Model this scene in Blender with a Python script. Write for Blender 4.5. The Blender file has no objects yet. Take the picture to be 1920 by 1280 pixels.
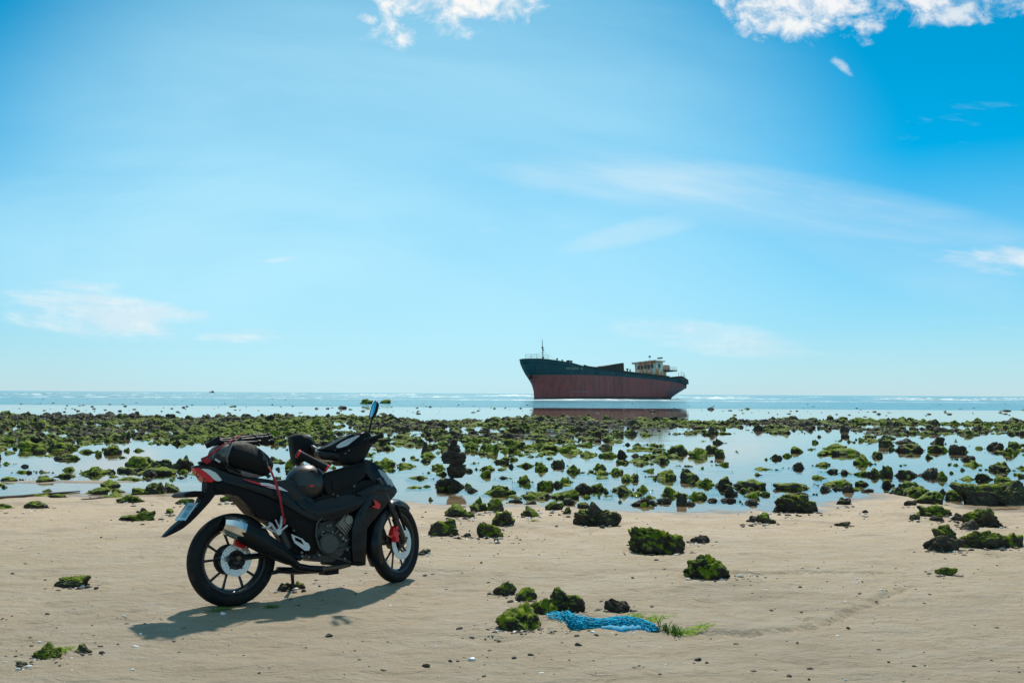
import bpy, bmesh, math, random
import numpy as np
from mathutils import Vector, Matrix, Euler
from mathutils.geometry import delaunay_2d_cdt

R = math.radians
random.seed(7)
scene = bpy.context.scene
COL = scene.collection

# ------------------------------------------------------------------ camera
F = 1867.0                      # focal length in pixels of the 1920 wide photograph (35 mm lens)
CAM_H = 1.38
PITCH, ROLL = 2.99, 0.328
cam_data = bpy.data.cameras.new('camera')
cam_data.sensor_width = 36.0
cam_data.lens = 36.0 * F / 1920.0
cam_data.clip_start = 0.1
cam_data.clip_end = 40000.0
cam = bpy.data.objects.new('camera', cam_data)
COL.objects.link(cam)
CAM_ROT = Matrix.Rotation(R(90 + PITCH), 3, 'X') @ Matrix.Rotation(R(ROLL), 3, 'Z')
cam.matrix_world = Matrix.Translation((0, 0, CAM_H)) @ CAM_ROT.to_4x4()
scene.camera = cam
CAM_P = Vector((0, 0, CAM_H))

def ray(u, v):
    return (CAM_ROT @ Vector(((u - 960.0) / F, -(v - 640.0) / F, -1.0))).normalized()

def on_plane(u, v, z=0.0):
    d = ray(u, v)
    return CAM_P + d * ((z - CAM_H) / d.z)

# ------------------------------------------------------------------ sun + sky
SUN_AZ, SUN_EL = 4.0, 50.0     # degrees right of the viewing direction, above the horizon
sun_dir = Vector((math.sin(R(SUN_AZ)) * math.cos(R(SUN_EL)), math.cos(R(SUN_AZ)) * math.cos(R(SUN_EL)), math.sin(R(SUN_EL))))
sun_data = bpy.data.lights.new('sun', 'SUN')
sun_data.energy = 4.8
sun_data.angle = R(1.6)
sun_data.color = (1.0, 0.94, 0.84)
sun = bpy.data.objects.new('sun', sun_data)
COL.objects.link(sun)
sun.rotation_euler = sun_dir.to_track_quat('Z', 'Y').to_euler()

SKY_STRENGTH = 0.1
scene.view_settings.view_transform = 'Standard'
scene.view_settings.look = 'None'
scene.view_settings.exposure = 0.0
scene.view_settings.gamma = 1.0
scene.view_settings.use_curve_mapping = False
scene.cycles.use_denoising = True
scene.cycles.max_bounces = 5
scene.cycles.transparent_max_bounces = 12

class N:
    """small node-tree helper"""
    def __init__(s, tree):
        s.t = tree
        s.t.nodes.clear()
    def new(s, kind, **kw):
        n = s.t.nodes.new(kind)
        for k, v in kw.items():
            setattr(n, k, v)
        return n
    def put(s, sock, v):
        if isinstance(v, bpy.types.NodeSocket):
            s.t.links.new(v, sock)
        else:
            sock.default_value = v
    def m(s, op, a, b=0.0, c=None, clamp=False):
        n = s.new('ShaderNodeMath', operation=op, use_clamp=clamp)
        s.put(n.inputs[0], a); s.put(n.inputs[1], b)
        if c is not None:
            s.put(n.inputs[2], c)
        return n.outputs[0]
    def vec(s, x, y, z=0.0):
        n = s.new('ShaderNodeCombineXYZ')
        s.put(n.inputs[0], x); s.put(n.inputs[1], y); s.put(n.inputs[2], z)
        return n.outputs[0]
    def sep(s, v):
        n = s.new('ShaderNodeSeparateXYZ'); s.put(n.inputs[0], v)
        return n.outputs
    def noise(s, v, scale, detail=5.0, rough=0.55, dist=0.0):
        n = s.new('ShaderNodeTexNoise')
        s.put(n.inputs['Vector'], v); s.put(n.inputs['Scale'], scale)
        n.inputs['Detail'].default_value = detail
        n.inputs['Roughness'].default_value = rough
        n.inputs['Distortion'].default_value = dist
        return n.outputs['Fac']
    def mapping(s, v, scale=(1, 1, 1), rot=(0, 0, 0), loc=(0, 0, 0)):
        n = s.new('ShaderNodeMapping')
        s.put(n.inputs['Vector'], v)
        n.inputs['Scale'].default_value = scale
        n.inputs['Rotation'].default_value = rot
        n.inputs['Location'].default_value = loc
        return n.outputs[0]
    def ramp(s, f, lo, hi, a=0.0, b=1.0):
        n = s.new('ShaderNodeMapRange', interpolation_type='SMOOTHSTEP')
        s.put(n.inputs['Value'], f)
        n.inputs['From Min'].default_value = lo; n.inputs['From Max'].default_value = hi
        n.inputs['To Min'].default_value = a; n.inputs['To Max'].default_value = b
        return n.outputs[0]
    def mix(s, f, a, b, mode='MIX'):
        n = s.new('ShaderNodeMix', data_type='RGBA', blend_type=mode)
        s.put(n.inputs['Factor'], f)
        for sock, v in ((n.inputs['A'], a), (n.inputs['B'], b)):
            pass
        s.put(n.inputs[6], a if isinstance(a, bpy.types.NodeSocket) else tuple(a) + (1,) if len(a) == 3 else a)
        s.put(n.inputs[7], b if isinstance(b, bpy.types.NodeSocket) else tuple(b) + (1,) if len(b) == 3 else b)
        return n.outputs[2]
    def bump(s, h, strength=0.3, dist=0.02, normal=None):
        n = s.new('ShaderNodeBump')
        s.put(n.inputs['Height'], h)
        s.put(n.inputs['Strength'], strength); n.inputs['Distance'].default_value = dist
        if normal is not None:
            s.put(n.inputs['Normal'], normal)
        return n.outputs[0]

world = bpy.data.worlds.new('World')
scene.world = world
world.use_nodes = True
w = N(world.node_tree)
sky = w.new('ShaderNodeTexSky', sky_type='NISHITA')
sky.sun_disc = False
sky.sun_elevation = R(SUN_EL)
sky.sun_rotation = R(SUN_AZ)
sky.air_density = 0.6
sky.dust_density = 0.2
sky.ozone_density = 5.0
tint = w.mix(1.0, sky.outputs[0], (0.76, 1.24, 1.26), 'MULTIPLY')
hs = w.new('ShaderNodeHueSaturation')
hs.inputs['Hue'].default_value = 0.482
hs.inputs['Saturation'].default_value = 1.38
hs.inputs['Value'].default_value = 1.0
w.put(hs.inputs['Color'], tint)
tc = w.new('ShaderNodeTexCoord')
dx, dy, dz = w.sep(tc.outputs['Generated'])
yy = w.m('MAXIMUM', dy, 0.02)
gp = w.m('DIVIDE', dx, yy)
gq = w.m('DIVIDE', dz, yy)
front = w.ramp(dy, 0.02, 0.2)
def gno(u, v):
    d = ray(u, v)
    return d.x / d.y, d.z / d.y
n_cum = w.noise(w.vec(gp, w.m('MULTIPLY', gq, 1.25)), 27, 9, 0.64, 0.3)
n_wisp = w.noise(w.vec(w.m('MULTIPLY', gp, 0.24), w.m('ADD', gq, w.m('MULTIPLY', gp, 0.07)), 3.1), 27, 8, 0.62, 0.4)
n_veil = w.noise(w.vec(w.m('MULTIPLY', gp, 0.26), w.m('ADD', gq, w.m('MULTIPLY', gp, 0.13)), 1.7), 6.5, 6, 0.58, 0.6)
def fall(u, v, ru, rv, rot):
    p0, q0 = gno(u, v)
    c, s_ = math.cos(R(rot)), math.sin(R(rot))
    # x = (a c + b s) / ru, y = (b c - a s) / rv, written as one multiply-add chain each
    x = w.m('MULTIPLY_ADD', gp, c * F / ru, w.m('MULTIPLY_ADD', gq, s_ * F / ru, -(p0 * c + q0 * s_) * F / ru))
    y = w.m('MULTIPLY_ADD', gq, c * F / rv, w.m('MULTIPLY_ADD', gp, -s_ * F / rv, -(q0 * c - p0 * s_) * F / rv))
    return w.m('SUBTRACT', 1.0, w.m('MULTIPLY_ADD', x, x, w.m('MULTIPLY', y, y)))
def patch(nz, u, v, ru, rv, rot, gain, thr=0.5, k=0.16):
    """one cloud: an uneven noise mass round a direction in the sky"""
    t = w.m('MULTIPLY_ADD', w.m('MAXIMUM', fall(u, v, ru, rv, rot), -2.0), k, w.m('SUBTRACT', nz, thr))
    return w.m('MULTIPLY', w.ramp(t, -0.02, 0.27), gain)
def veil_patch(u, v, ru, rv, rot, gain, lo=0.34, hi=0.66):
    k = w.ramp(fall(u, v, ru, rv, rot), 0.0, 0.9)
    return w.m('MULTIPLY', k, w.ramp(n_veil, lo, hi, gain * 0.25, gain))
parts = [
    patch(n_cum, 840, 0, 150, 62, 4, 1.0), patch(n_cum, 745, 66, 50, 28, 0, 1.0), patch(n_cum, 690, 34, 26, 14, 0, 1.0), patch(n_cum, 945, 5, 75, 40, 0, 0.9),
    patch(n_cum, 1500, 10, 150, 62, -6, 0.95, 0.46), patch(n_cum, 1690, -4, 200, 40, 8, 0.9, 0.48), patch(n_cum, 1820, 22, 130, 26, 8, 0.75, 0.47), patch(n_cum, 1880, 0, 120, 24, 0, 0.7, 0.47),
    patch(n_cum, 1578, 125, 26, 10, -40, 0.5, 0.54, 0.11),
    patch(n_wisp, 1890, 490, 130, 24, -4, 0.75, 0.43, 0.16), patch(n_wisp, 1770, 478, 120, 12, -8, 0.35, 0.52, 0.1), patch(n_wisp, 200, 588, 170, 34, -6, 0.62, 0.46, 0.12), patch(n_wisp, 170, 535, 90, 14, -5, 0.55, 0.47, 0.12),
    patch(n_wisp, 475, 627, 95, 12, 2, 0.6, 0.45, 0.12), patch(n_wisp, 515, 488, 45, 7, 6, 0.5, 0.45, 0.12), patch(n_wisp, 832, 625, 65, 8, -1, 0.6, 0.45, 0.12), patch(n_wisp, 1330, 632, 170, 24, -8, 0.4, 0.46, 0.1),
]
cir = [veil_patch(1480, 385, 560, 75, -9, 0.62, 0.36, 0.62), veil_patch(1230, 350, 380, 42, -5, 0.45, 0.36, 0.62), veil_patch(1210, 430, 190, 28, 14, 0.40, 0.36, 0.62), veil_patch(1640, 450, 330, 90, -20, 0.42, 0.36, 0.62)]
cirrus = cir[0]
for q in cir[1:]:
    cirrus = w.m('MAXIMUM', cirrus, q)
veils = [
    veil_patch(740, 340, 1000, 600, 0, 0.62, -0.1, 0.75), veil_patch(330, 450, 650, 200, 4, 0.34),
]
def combine(lst):
    acc = lst[0]
    for q in lst[1:]:
        acc = w.m('MAXIMUM', acc, q)
    return acc
cum = w.m('MULTIPLY', combine(parts), front)
inv = 1.0
for q in veils:
    inv = w.m('MULTIPLY', inv, w.m('SUBTRACT', 1.0, q))
veil = w.m('MULTIPLY', w.m('SUBTRACT', 1.0, inv), front)
# unseen thin high cloud outside the frame, added to whiten and raise ambient light
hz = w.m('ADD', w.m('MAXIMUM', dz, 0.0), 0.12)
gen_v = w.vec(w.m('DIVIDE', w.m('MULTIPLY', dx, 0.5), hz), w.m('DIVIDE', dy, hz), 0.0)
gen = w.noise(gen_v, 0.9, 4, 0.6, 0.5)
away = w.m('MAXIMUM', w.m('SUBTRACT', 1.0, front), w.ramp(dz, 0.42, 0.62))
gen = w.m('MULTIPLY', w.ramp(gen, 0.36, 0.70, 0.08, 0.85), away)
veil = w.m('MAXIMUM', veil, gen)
# pale haze low over the horizon, all round
low = w.m('POWER', w.m('SUBTRACT', 1.0, w.m('MINIMUM', w.m('DIVIDE', w.m('MAXIMUM', dz, 0.0), 0.23), 1.0)), 1.15)
base_sky = w.mix(w.m('MULTIPLY', low, 0.92), hs.outputs[0], (5.5, 7.15, 7.8))
VEIL_COL = (5.5, 9.0, 10.2)
CLOUD_COL = (9.6, 9.6, 9.5)
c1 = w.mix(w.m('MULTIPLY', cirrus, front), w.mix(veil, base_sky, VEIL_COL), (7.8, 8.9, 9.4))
c2 = w.mix(w.m('MINIMUM', cum, 1.0), c1, w.mix(w.ramp(n_cum, 0.42, 0.62), (7.9, 8.5, 9.0), CLOUD_COL))
world.cycles.sampling_method = 'MANUAL'
world.cycles.sample_map_resolution = 256
bg = w.new('ShaderNodeBackground')
w.put(bg.inputs['Color'], c2)
bg.inputs['Strength'].default_value = SKY_STRENGTH
wo = w.new('ShaderNodeOutputWorld')
w.t.links.new(bg.outputs[0], wo.inputs['Surface'])

# ------------------------------------------------------------------ noise in numpy
def _hash(ix, iy, iz, seed):
    h = (ix.astype(np.uint32) * np.uint32(374761393) + iy.astype(np.uint32) * np.uint32(668265263)
         + iz.astype(np.uint32) * np.uint32(2147483647) + np.uint32((seed * 1274126177) & 0xffffffff))
    h = (h ^ (h >> np.uint32(13))) * np.uint32(1274126177)
    h = h ^ (h >> np.uint32(16))
    return (h & np.uint32(0xffffff)).astype(np.float64) / float(0x7fffff) - 1.0

def vnoise(p, seed=0):
    i = np.floor(p).astype(np.int64)
    f = p - i
    f = f * f * f * (f * (f * 6 - 15) + 10)
    out = 0.0
    for a in (0, 1):
        for b in (0, 1):
            for c in (0, 1):
                wgt = (f[:, 0] if a else 1 - f[:, 0]) * (f[:, 1] if b else 1 - f[:, 1]) * (f[:, 2] if c else 1 - f[:, 2])
                out = out + wgt * _hash(i[:, 0] + a, i[:, 1] + b, i[:, 2] + c, seed)
    return out

def fbm(p, octaves=4, seed=0, gain=0.5, lac=2.03):
    amp, tot, s = 1.0, 0.0, 0.0
    q = p.copy()
    for k in range(octaves):
        s = s + amp * vnoise(q, seed + k * 17)
        tot += amp
        amp *= gain
        q = q * lac + 3.7
    return s / tot

# ------------------------------------------------------------------ object helpers
def tag(o, label=None, cat=None, group=None, kind=None):
    if label: o['label'] = label
    if cat: o['category'] = cat
    if group: o['group'] = group
    if kind: o['kind'] = kind
    return o

def empty(name, mat=None):
    o = bpy.data.objects.new(name, None)
    o.empty_display_size = 0.1
    COL.objects.link(o)
    if mat is not None:
        o.matrix_world = mat
    return o

def link_mesh(name, verts, faces, mat, parent=None, smooth=35, world=None):
    me = bpy.data.meshes.new(name)
    me.from_pydata([tuple(v) for v in verts], [], [tuple(f) for f in faces])
    me.update()
    if smooth is not None:
        me.shade_smooth()
        if smooth < 180:
            me.set_sharp_from_angle(angle=R(smooth))
    if mat is not None:
        me.materials.append(mat)
    o = bpy.data.objects.new(name, me)
    COL.objects.link(o)
    if parent is not None:
        o.parent = parent
    if world is not None:
        o.matrix_world = world
    return o

def fix_normals(o):
    bm = bmesh.new(); bm.from_mesh(o.data)
    bmesh.ops.recalc_face_normals(bm, faces=bm.faces)
    bm.to_mesh(o.data); bm.free()

class MB:
    """collects shapes; build() links them as one mesh object"""
    def __init__(s):
        s.v, s.f = [], []
    def add(s, verts, faces):
        n = len(s.v)
        s.v += [Vector(p) for p in verts]
        s.f += [tuple(i + n for i in f) for f in faces]
        return s
    def box(s, c, size, rot=None):
        hx, hy, hz_ = size[0] / 2, size[1] / 2, size[2] / 2
        vs = [Vector((x, y, z)) for x in (-hx, hx) for y in (-hy, hy) for z in (-hz_, hz_)]
        m = rot if rot is not None else Matrix.Identity(3)
        vs = [Vector(c) + m @ q for q in vs]
        return s.add(vs, [(0, 1, 3, 2), (4, 6, 7, 5), (0, 4, 5, 1), (2, 3, 7, 6), (0, 2, 6, 4), (1, 5, 7, 3)])
    def tube(s, pts, r, n=10, cap=True, flat=None):
        pts = [Vector(p) for p in pts]
        if not isinstance(r, (list, tuple)):
            r = [r] * len(pts)
        rings, prev = [], None
        for i, p in enumerate(pts):
            t = (pts[min(i + 1, len(pts) - 1)] - pts[max(i - 1, 0)]).normalized()
            if prev is None:
                up = Vector((0, 0, 1)) if abs(t.z) < 0.9 else Vector((1, 0, 0))
                a = t.cross(up).normalized()
            else:
                a = (prev - t * prev.dot(t)).normalized()
            prev = a
            b = t.cross(a).normalized()
            fl = flat or 1.0
            rings.append([p + a * (math.cos(2 * math.pi * k / n) * r[i]) + b * (math.sin(2 * math.pi * k / n) * r[i] * fl) for k in range(n)])
        vs = [q for ring in rings for q in ring]
        fs = []
        for i in range(len(pts) - 1):
            for k in range(n):
                k2 = (k + 1) % n
                fs.append((i * n + k, i * n + k2, (i + 1) * n + k2, (i + 1) * n + k))
        if cap:
            fs.append(tuple(range(n - 1, -1, -1)))
            fs.append(tuple((len(pts) - 1) * n + k for k in range(n)))
        return s.add(vs, fs)
    def lathe(s, prof, c, axis, n=48, closed=True, a0=0.0, a1=2 * math.pi, ref=None):
        """prof: (radius, offset along the axis)"""
        axis = Vector(axis).normalized()
        e1 = Vector(ref) if ref is not None else (Vector((0, 0, 1)) if abs(axis.z) < 0.9 else Vector((1, 0, 0)))
        e1 = (e1 - axis * e1.dot(axis)).normalized()
        e2 = axis.cross(e1)
        full = abs(a1 - a0 - 2 * math.pi) < 1e-6
        m = n if full else n + 1
        vs = []
        for k in range(m):
            th = a0 + (a1 - a0) * k / n
            d = e1 * math.cos(th) + e2 * math.sin(th)
            vs += [Vector(c) + d * q[0] + axis * q[1] for q in prof]
        L = len(prof); fs = []
        for k in range(n):
            k2 = (k + 1) % m
            for j in range(L if closed else L - 1):
                j2 = (j + 1) % L
                fs.append((k * L + j, k * L + j2, k2 * L + j2, k2 * L + j))
        if not full and closed:
            fs.append(tuple(range(L))); fs.append(tuple((m - 1) * L + j for j in range(L - 1, -1, -1)))
        return s.add(vs, fs)
    def build(s, name, mat, parent=None, smooth=35, world=None, xf=None, fix=True):
        vs = [xf @ q for q in s.v] if xf is not None else s.v
        o = link_mesh(name, vs, s.f, mat, parent, None, world)
        if fix:
            fix_normals(o)
        if smooth is not None:
            o.data.shade_smooth()
            if smooth < 180:
                o.data.set_sharp_from_angle(angle=R(smooth))
        return o

# ------------------------------------------------------------------ materials
MATS = {}
def material(name):
    m = bpy.data.materials.new(name)
    m.use_nodes = True
    n = N(m.node_tree)
    b = n.new('ShaderNodeBsdfPrincipled')
    o = n.new('ShaderNodeOutputMaterial')
    n.t.links.new(b.outputs[0], o.inputs[0])
    return m, n, b

def simple(name, col, rough=0.5, metal=0.0, var=0.15, nscale=14.0, bump=0.0, bscale=60.0, spec=0.5, coat=0.0, dust=0.0, rvar=0.12):
    m, n, b = material(name)
    tcn = n.new('ShaderNodeTexCoord')
    nz = n.noise(tcn.outputs['Object'], nscale, 6, 0.6)
    dark = tuple(c * (1 - var) for c in col); lite = tuple(min(1, c * (1 + var)) for c in col)
    c = n.mix(n.ramp(nz, 0.3, 0.7), dark, lite)
    if dust:
        d = n.noise(tcn.outputs['Object'], nscale * 1.7, 8, 0.7)
        c = n.mix(n.ramp(d, 0.5, 0.75, 0, dust), c, (0.26, 0.21, 0.15))
    n.put(b.inputs['Base Color'], c)
    n.put(b.inputs['Roughness'], n.ramp(nz, 0.25, 0.75, max(0.02, rough - rvar), min(1, rough + rvar)))
    b.inputs['Metallic'].default_value = metal
    b.inputs['Specular IOR Level'].default_value = spec
    if coat:
        b.inputs['Coat Weight'].default_value = coat
        b.inputs['Coat Roughness'].default_value = 0.15
    if bump:
        n.put(b.inputs['Normal'], n.bump(n.noise(tcn.outputs['Object'], bscale, 5, 0.6), bump, 0.004))
    MATS[name] = m
    return m

simple('paint', (0.006, 0.009, 0.012), 0.26, var=0.2, spec=0.26, dust=0.0)
simple('plastic', (0.006, 0.006, 0.007), 0.5, spec=0.14, bump=0.15, bscale=400, dust=0.01)
simple('seat_vinyl', (0.009, 0.009, 0.010), 0.42, spec=0.35, bump=0.2, bscale=300)
simple('rubber', (0.010, 0.010, 0.011), 0.7, spec=0.22, bump=0.25, bscale=220, dust=0.10)
simple('rim_black', (0.010, 0.010, 0.011), 0.4)
simple('steel', (0.55, 0.56, 0.57), 0.32, 0.9, dust=0.06)
simple('disc_steel', (0.62, 0.64, 0.65), 0.35, 0.7, bump=0.05, dust=0.04)
simple('chrome', (0.72, 0.72, 0.72), 0.14, 1.0, rvar=0.05, dust=0.08)
simple('alloy', (0.52, 0.53, 0.54), 0.42, 0.6, dust=0.1)
simple('engine_grey', (0.07, 0.068, 0.065), 0.55, 0.4, dust=0.1)
simple('fin_grey', (0.22, 0.20, 0.18), 0.55, 0.5, dust=0.2)
simple('exhaust_pipe', (0.13, 0.085, 0.06), 0.45, 0.7, dust=0.15)
simple('muffler_black', (0.007, 0.008, 0.009), 0.42, spec=0.22, dust=0.03)
simple('red_paint', (0.62, 0.012, 0.014), 0.38)
simple('red_strap', (0.34, 0.012, 0.016), 0.8, bump=0.3, bscale=300)
simple('bag_fabric', (0.007, 0.008, 0.009), 0.7, spec=0.22, bump=0.5, bscale=35)
simple('helmet_shell', (0.014, 0.015, 0.016), 0.4, coat=0.15)
simple('plate', (0.42, 0.60, 0.68), 0.35, var=0.18, nscale=60)  # white plate, the blue sky it reflects put into its colour
simple('plate_ink', (0.20, 0.36, 0.44), 0.5)
simple('white_decal', (0.62, 0.63, 0.64), 0.4)
simple('tripod_black', (0.010, 0.011, 0.013), 0.6, spec=0.2)
simple('bulb_grey', (0.35, 0.35, 0.36), 0.25)

def lens_mat(name, col, rough=0.12):
    m, n, b = material(name)
    b.inputs['Base Color'].default_value = col + (1,)
    b.inputs['Roughness'].default_value = rough
    b.inputs['Coat Weight'].default_value = 0.15
    b.inputs['Specular IOR Level'].default_value = 0.3
    MATS[name] = m
lens_mat('tail_red', (0.62, 0.008, 0.01), 0.3)
lens_mat('tail_clear', (0.62, 0.60, 0.58))
lens_mat('headlight_glass', (0.30, 0.34, 0.36), 0.08)
def mirror_mat():
    m, n, b = material('mirror_glass')
    b.inputs['Base Color'].default_value = (0.50, 0.53, 0.55, 1)
    b.inputs['Metallic'].default_value = 1.0
    b.inputs['Roughness'].default_value = 0.03
    MATS['mirror_glass'] = m
    m, n, b = material('dash_screen')
    b.inputs['Base Color'].default_value = (0.45, 0.48, 0.50, 1)  # pale base colour stands in for sky reflected in dark glass
    b.inputs['Roughness'].default_value = 0.12
    b.inputs['Coat Weight'].default_value = 1.0
    b.inputs['Coat Roughness'].default_value = 0.02
    MATS['dash_screen'] = m
mirror_mat()
def camo_mat():
    m, n, b = material('bag_patched')
    tcn = n.new('ShaderNodeTexCoord')
    nz = n.noise(tcn.outputs['Object'], 9, 3, 0.5, 0.4)
    n.put(b.inputs['Base Color'], n.mix(n.ramp(nz, 0.46, 0.52), (0.018, 0.019, 0.021), (0.12, 0.12, 0.125)))
    b.inputs['Roughness'].default_value = 0.7
    n.put(b.inputs['Normal'], n.bump(n.noise(tcn.outputs['Object'], 30, 4, 0.6), 0.5, 0.006))
    MATS['bag_patched'] = m
camo_mat()

# sand ------------------------------------------------------------
WL = -0.05                      # still water level
def sand_material():
    m, n, b = material('sand')
    geo = n.new('ShaderNodeNewGeometry')
    pos = geo.outputs['Position']
    px, py, pz = n.sep(pos)
    big = n.noise(pos, 0.55, 5, 0.6)
    mid = n.noise(n.mapping(pos, scale=(2.0, 3.4, 1), rot=(0, 0, R(-12))), 1.1, 6, 0.64, 0.6)
    fine = n.noise(pos, 60, 5, 0.7)
    grit = n.noise(pos, 240, 2, 0.5)
    c = n.mix(n.ramp(big, 0.3, 0.7), (0.345, 0.270, 0.182), (0.405, 0.315, 0.212))
    c = n.mix(n.ramp(mid, 0.35, 0.75, 0, 0.55), c, (0.315, 0.245, 0.165))
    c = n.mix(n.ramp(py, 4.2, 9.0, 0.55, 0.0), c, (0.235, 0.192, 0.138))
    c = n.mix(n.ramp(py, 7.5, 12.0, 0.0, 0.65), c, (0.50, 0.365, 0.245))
    pit = n.noise(n.mapping(pos, scale=(5, 8, 1), rot=(0, 0, R(-16))), 1.5, 6, 0.7, 0.9)
    c = n.mix(n.ramp(pit, 0.54, 0.70, 0, 0.55), c, (0.19, 0.145, 0.10))
    c = n.mix(n.ramp(fine, 0.62, 0.80, 0, 0.5), c, (0.20, 0.15, 0.11))
    c = n.mix(n.ramp(grit, 0.70, 0.78, 0, 0.65), c, (0.12, 0.095, 0.075))
    c = n.mix(n.ramp(n.m('SUBTRACT', 1.0, grit), 0.70, 0.78, 0, 0.5), c, (0.62, 0.55, 0.46))
    damp_n = n.noise(n.mapping(pos, scale=(0.8, 1.5, 1), rot=(0, 0, R(-14))), 0.8, 6, 0.62, 0.8)
    c = n.mix(n.ramp(damp_n, 0.50, 0.66, 0, 0.45), c, (0.225, 0.180, 0.130))
    # sand that the tide has just left is wet: darker and glossier
    wetn = n.m('ADD', pz, n.m('MULTIPLY', n.m('SUBTRACT', big, 0.5), 0.03))
    wet = n.ramp(wetn, WL + 0.002, WL + 0.026, 1.0, 0.0)
    c = n.mix(n.m('MULTIPLY', wet, 0.75), c, (0.17, 0.115, 0.07))
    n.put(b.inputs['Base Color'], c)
    damp = n.m('MULTIPLY', n.ramp(mid, 0.4, 0.62), 0.28)
    n.put(b.inputs['Roughness'], n.m('SUBTRACT', n.m('SUBTRACT', 0.86, damp), n.m('MULTIPLY', wet, 0.35)))
    b.inputs['Specular IOR Level'].default_value = 0.16
    rip = n.noise(n.mapping(pos, scale=(2.4, 4.6, 1), rot=(0, 0, R(-14))), 2.2, 6, 0.64, 0.9)
    h = n.m('ADD', n.m('MULTIPLY', rip, 1.0), n.m('ADD', n.m('MULTIPLY', n.noise(pos, 13, 6, 0.68), 0.75), n.m('MULTIPLY', fine, 0.22)))
    n.put(b.inputs['Normal'], n.bump(h, n.m('SUBTRACT', 0.75, n.m('MULTIPLY', wet, 0.5)), 0.045))
    MATS['sand'] = m
sand_material()

def water_materials():
    # shallow still water: clear, mirror-like at this low angle
    m = bpy.data.materials.new('pool_water'); m.use_nodes = True
    n = N(m.node_tree)
    geo = n.new('ShaderNodeNewGeometry')
    pos = geo.outputs['Position']
    h = n.noise(n.mapping(pos, scale=(1.0, 2.2, 1)), 2.2, 4, 0.55)
    gust = n.ramp(n.noise(n.mapping(pos, scale=(0.10, 0.45, 1)), 1.0, 3, 0.5), 0.48, 0.66)
    nrm = n.bump(h, n.m('ADD', 0.012, n.m('MULTIPLY', gust, 0.05)), 0.05)
    fr = n.new('ShaderNodeFresnel'); fr.inputs['IOR'].default_value = 1.33
    n.put(fr.inputs['Normal'], nrm)
    gl = n.new('ShaderNodeBsdfGlossy'); gl.inputs['Roughness'].default_value = 0.02
    gl.inputs['Color'].default_value = (1, 1, 1, 1)
    n.put(gl.inputs['Normal'], nrm)
    tr = n.new('ShaderNodeBsdfTransparent'); tr.inputs['Color'].default_value = (0.86, 0.84, 0.76, 1)
    mx = n.new('ShaderNodeMixShader')
    n.put(mx.inputs[0], fr.outputs[0])
    n.t.links.new(tr.outputs[0], mx.inputs[1]); n.t.links.new(gl.outputs[0], mx.inputs[2])
    o = n.new('ShaderNodeOutputMaterial'); n.t.links.new(mx.outputs[0], o.inputs[0])
    MATS['pool_water'] = m
    # open sea, ruffled by the wind
    m, n, b = material('sea_water')
    geo = n.new('ShaderNodeNewGeometry')
    pos = geo.outputs['Position']
    px, py, pz = n.sep(pos)
    big = n.noise(n.mapping(pos, scale=(0.012, 0.05, 1)), 1.0, 5, 0.6)
    c = n.mix(n.ramp(big, 0.35, 0.65), (0.022, 0.15, 0.19), (0.040, 0.21, 0.25))
    foam = n.noise(n.mapping(pos, scale=(0.03, 0.10, 1)), 1.6, 9, 0.72, 0.3)
    zone = n.m('MULTIPLY', n.ramp(py, 200, 300), n.ramp(py, 800, 430))
    fo = n.m('MULTIPLY', n.ramp(foam, 0.55, 0.68), zone)
    c = n.mix(n.m('MULTIPLY', fo, 0.6), c, (0.70, 0.74, 0.74))
    n.put(b.inputs['Base Color'], c)
    n.put(b.inputs['Roughness'], n.m('ADD', 0.14, n.m('MULTIPLY', fo, 0.5)))
    b.inputs['IOR'].default_value = 1.33
    b.inputs['Specular IOR Level'].default_value = 0.38
    h = n.noise(n.mapping(pos, scale=(0.6, 1.6, 1)), 1.3, 5, 0.6)
    n.put(b.inputs['Normal'], n.bump(h, 0.40, 0.30))
    MATS['sea_water'] = m
    m, n, b = material('foam')
    geo = n.new('ShaderNodeNewGeometry')
    nz = n.noise(n.mapping(geo.outputs['Position'], scale=(0.25, 0.5, 1.2)), 1.0, 7, 0.7)
    n.put(b.inputs['Base Color'], n.mix(n.ramp(nz, 0.46, 0.64), (0.06, 0.22, 0.27), (0.78, 0.80, 0.80)))
    b.inputs['Roughness'].default_value = 0.6
    MATS['foam'] = m
water_materials()

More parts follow.
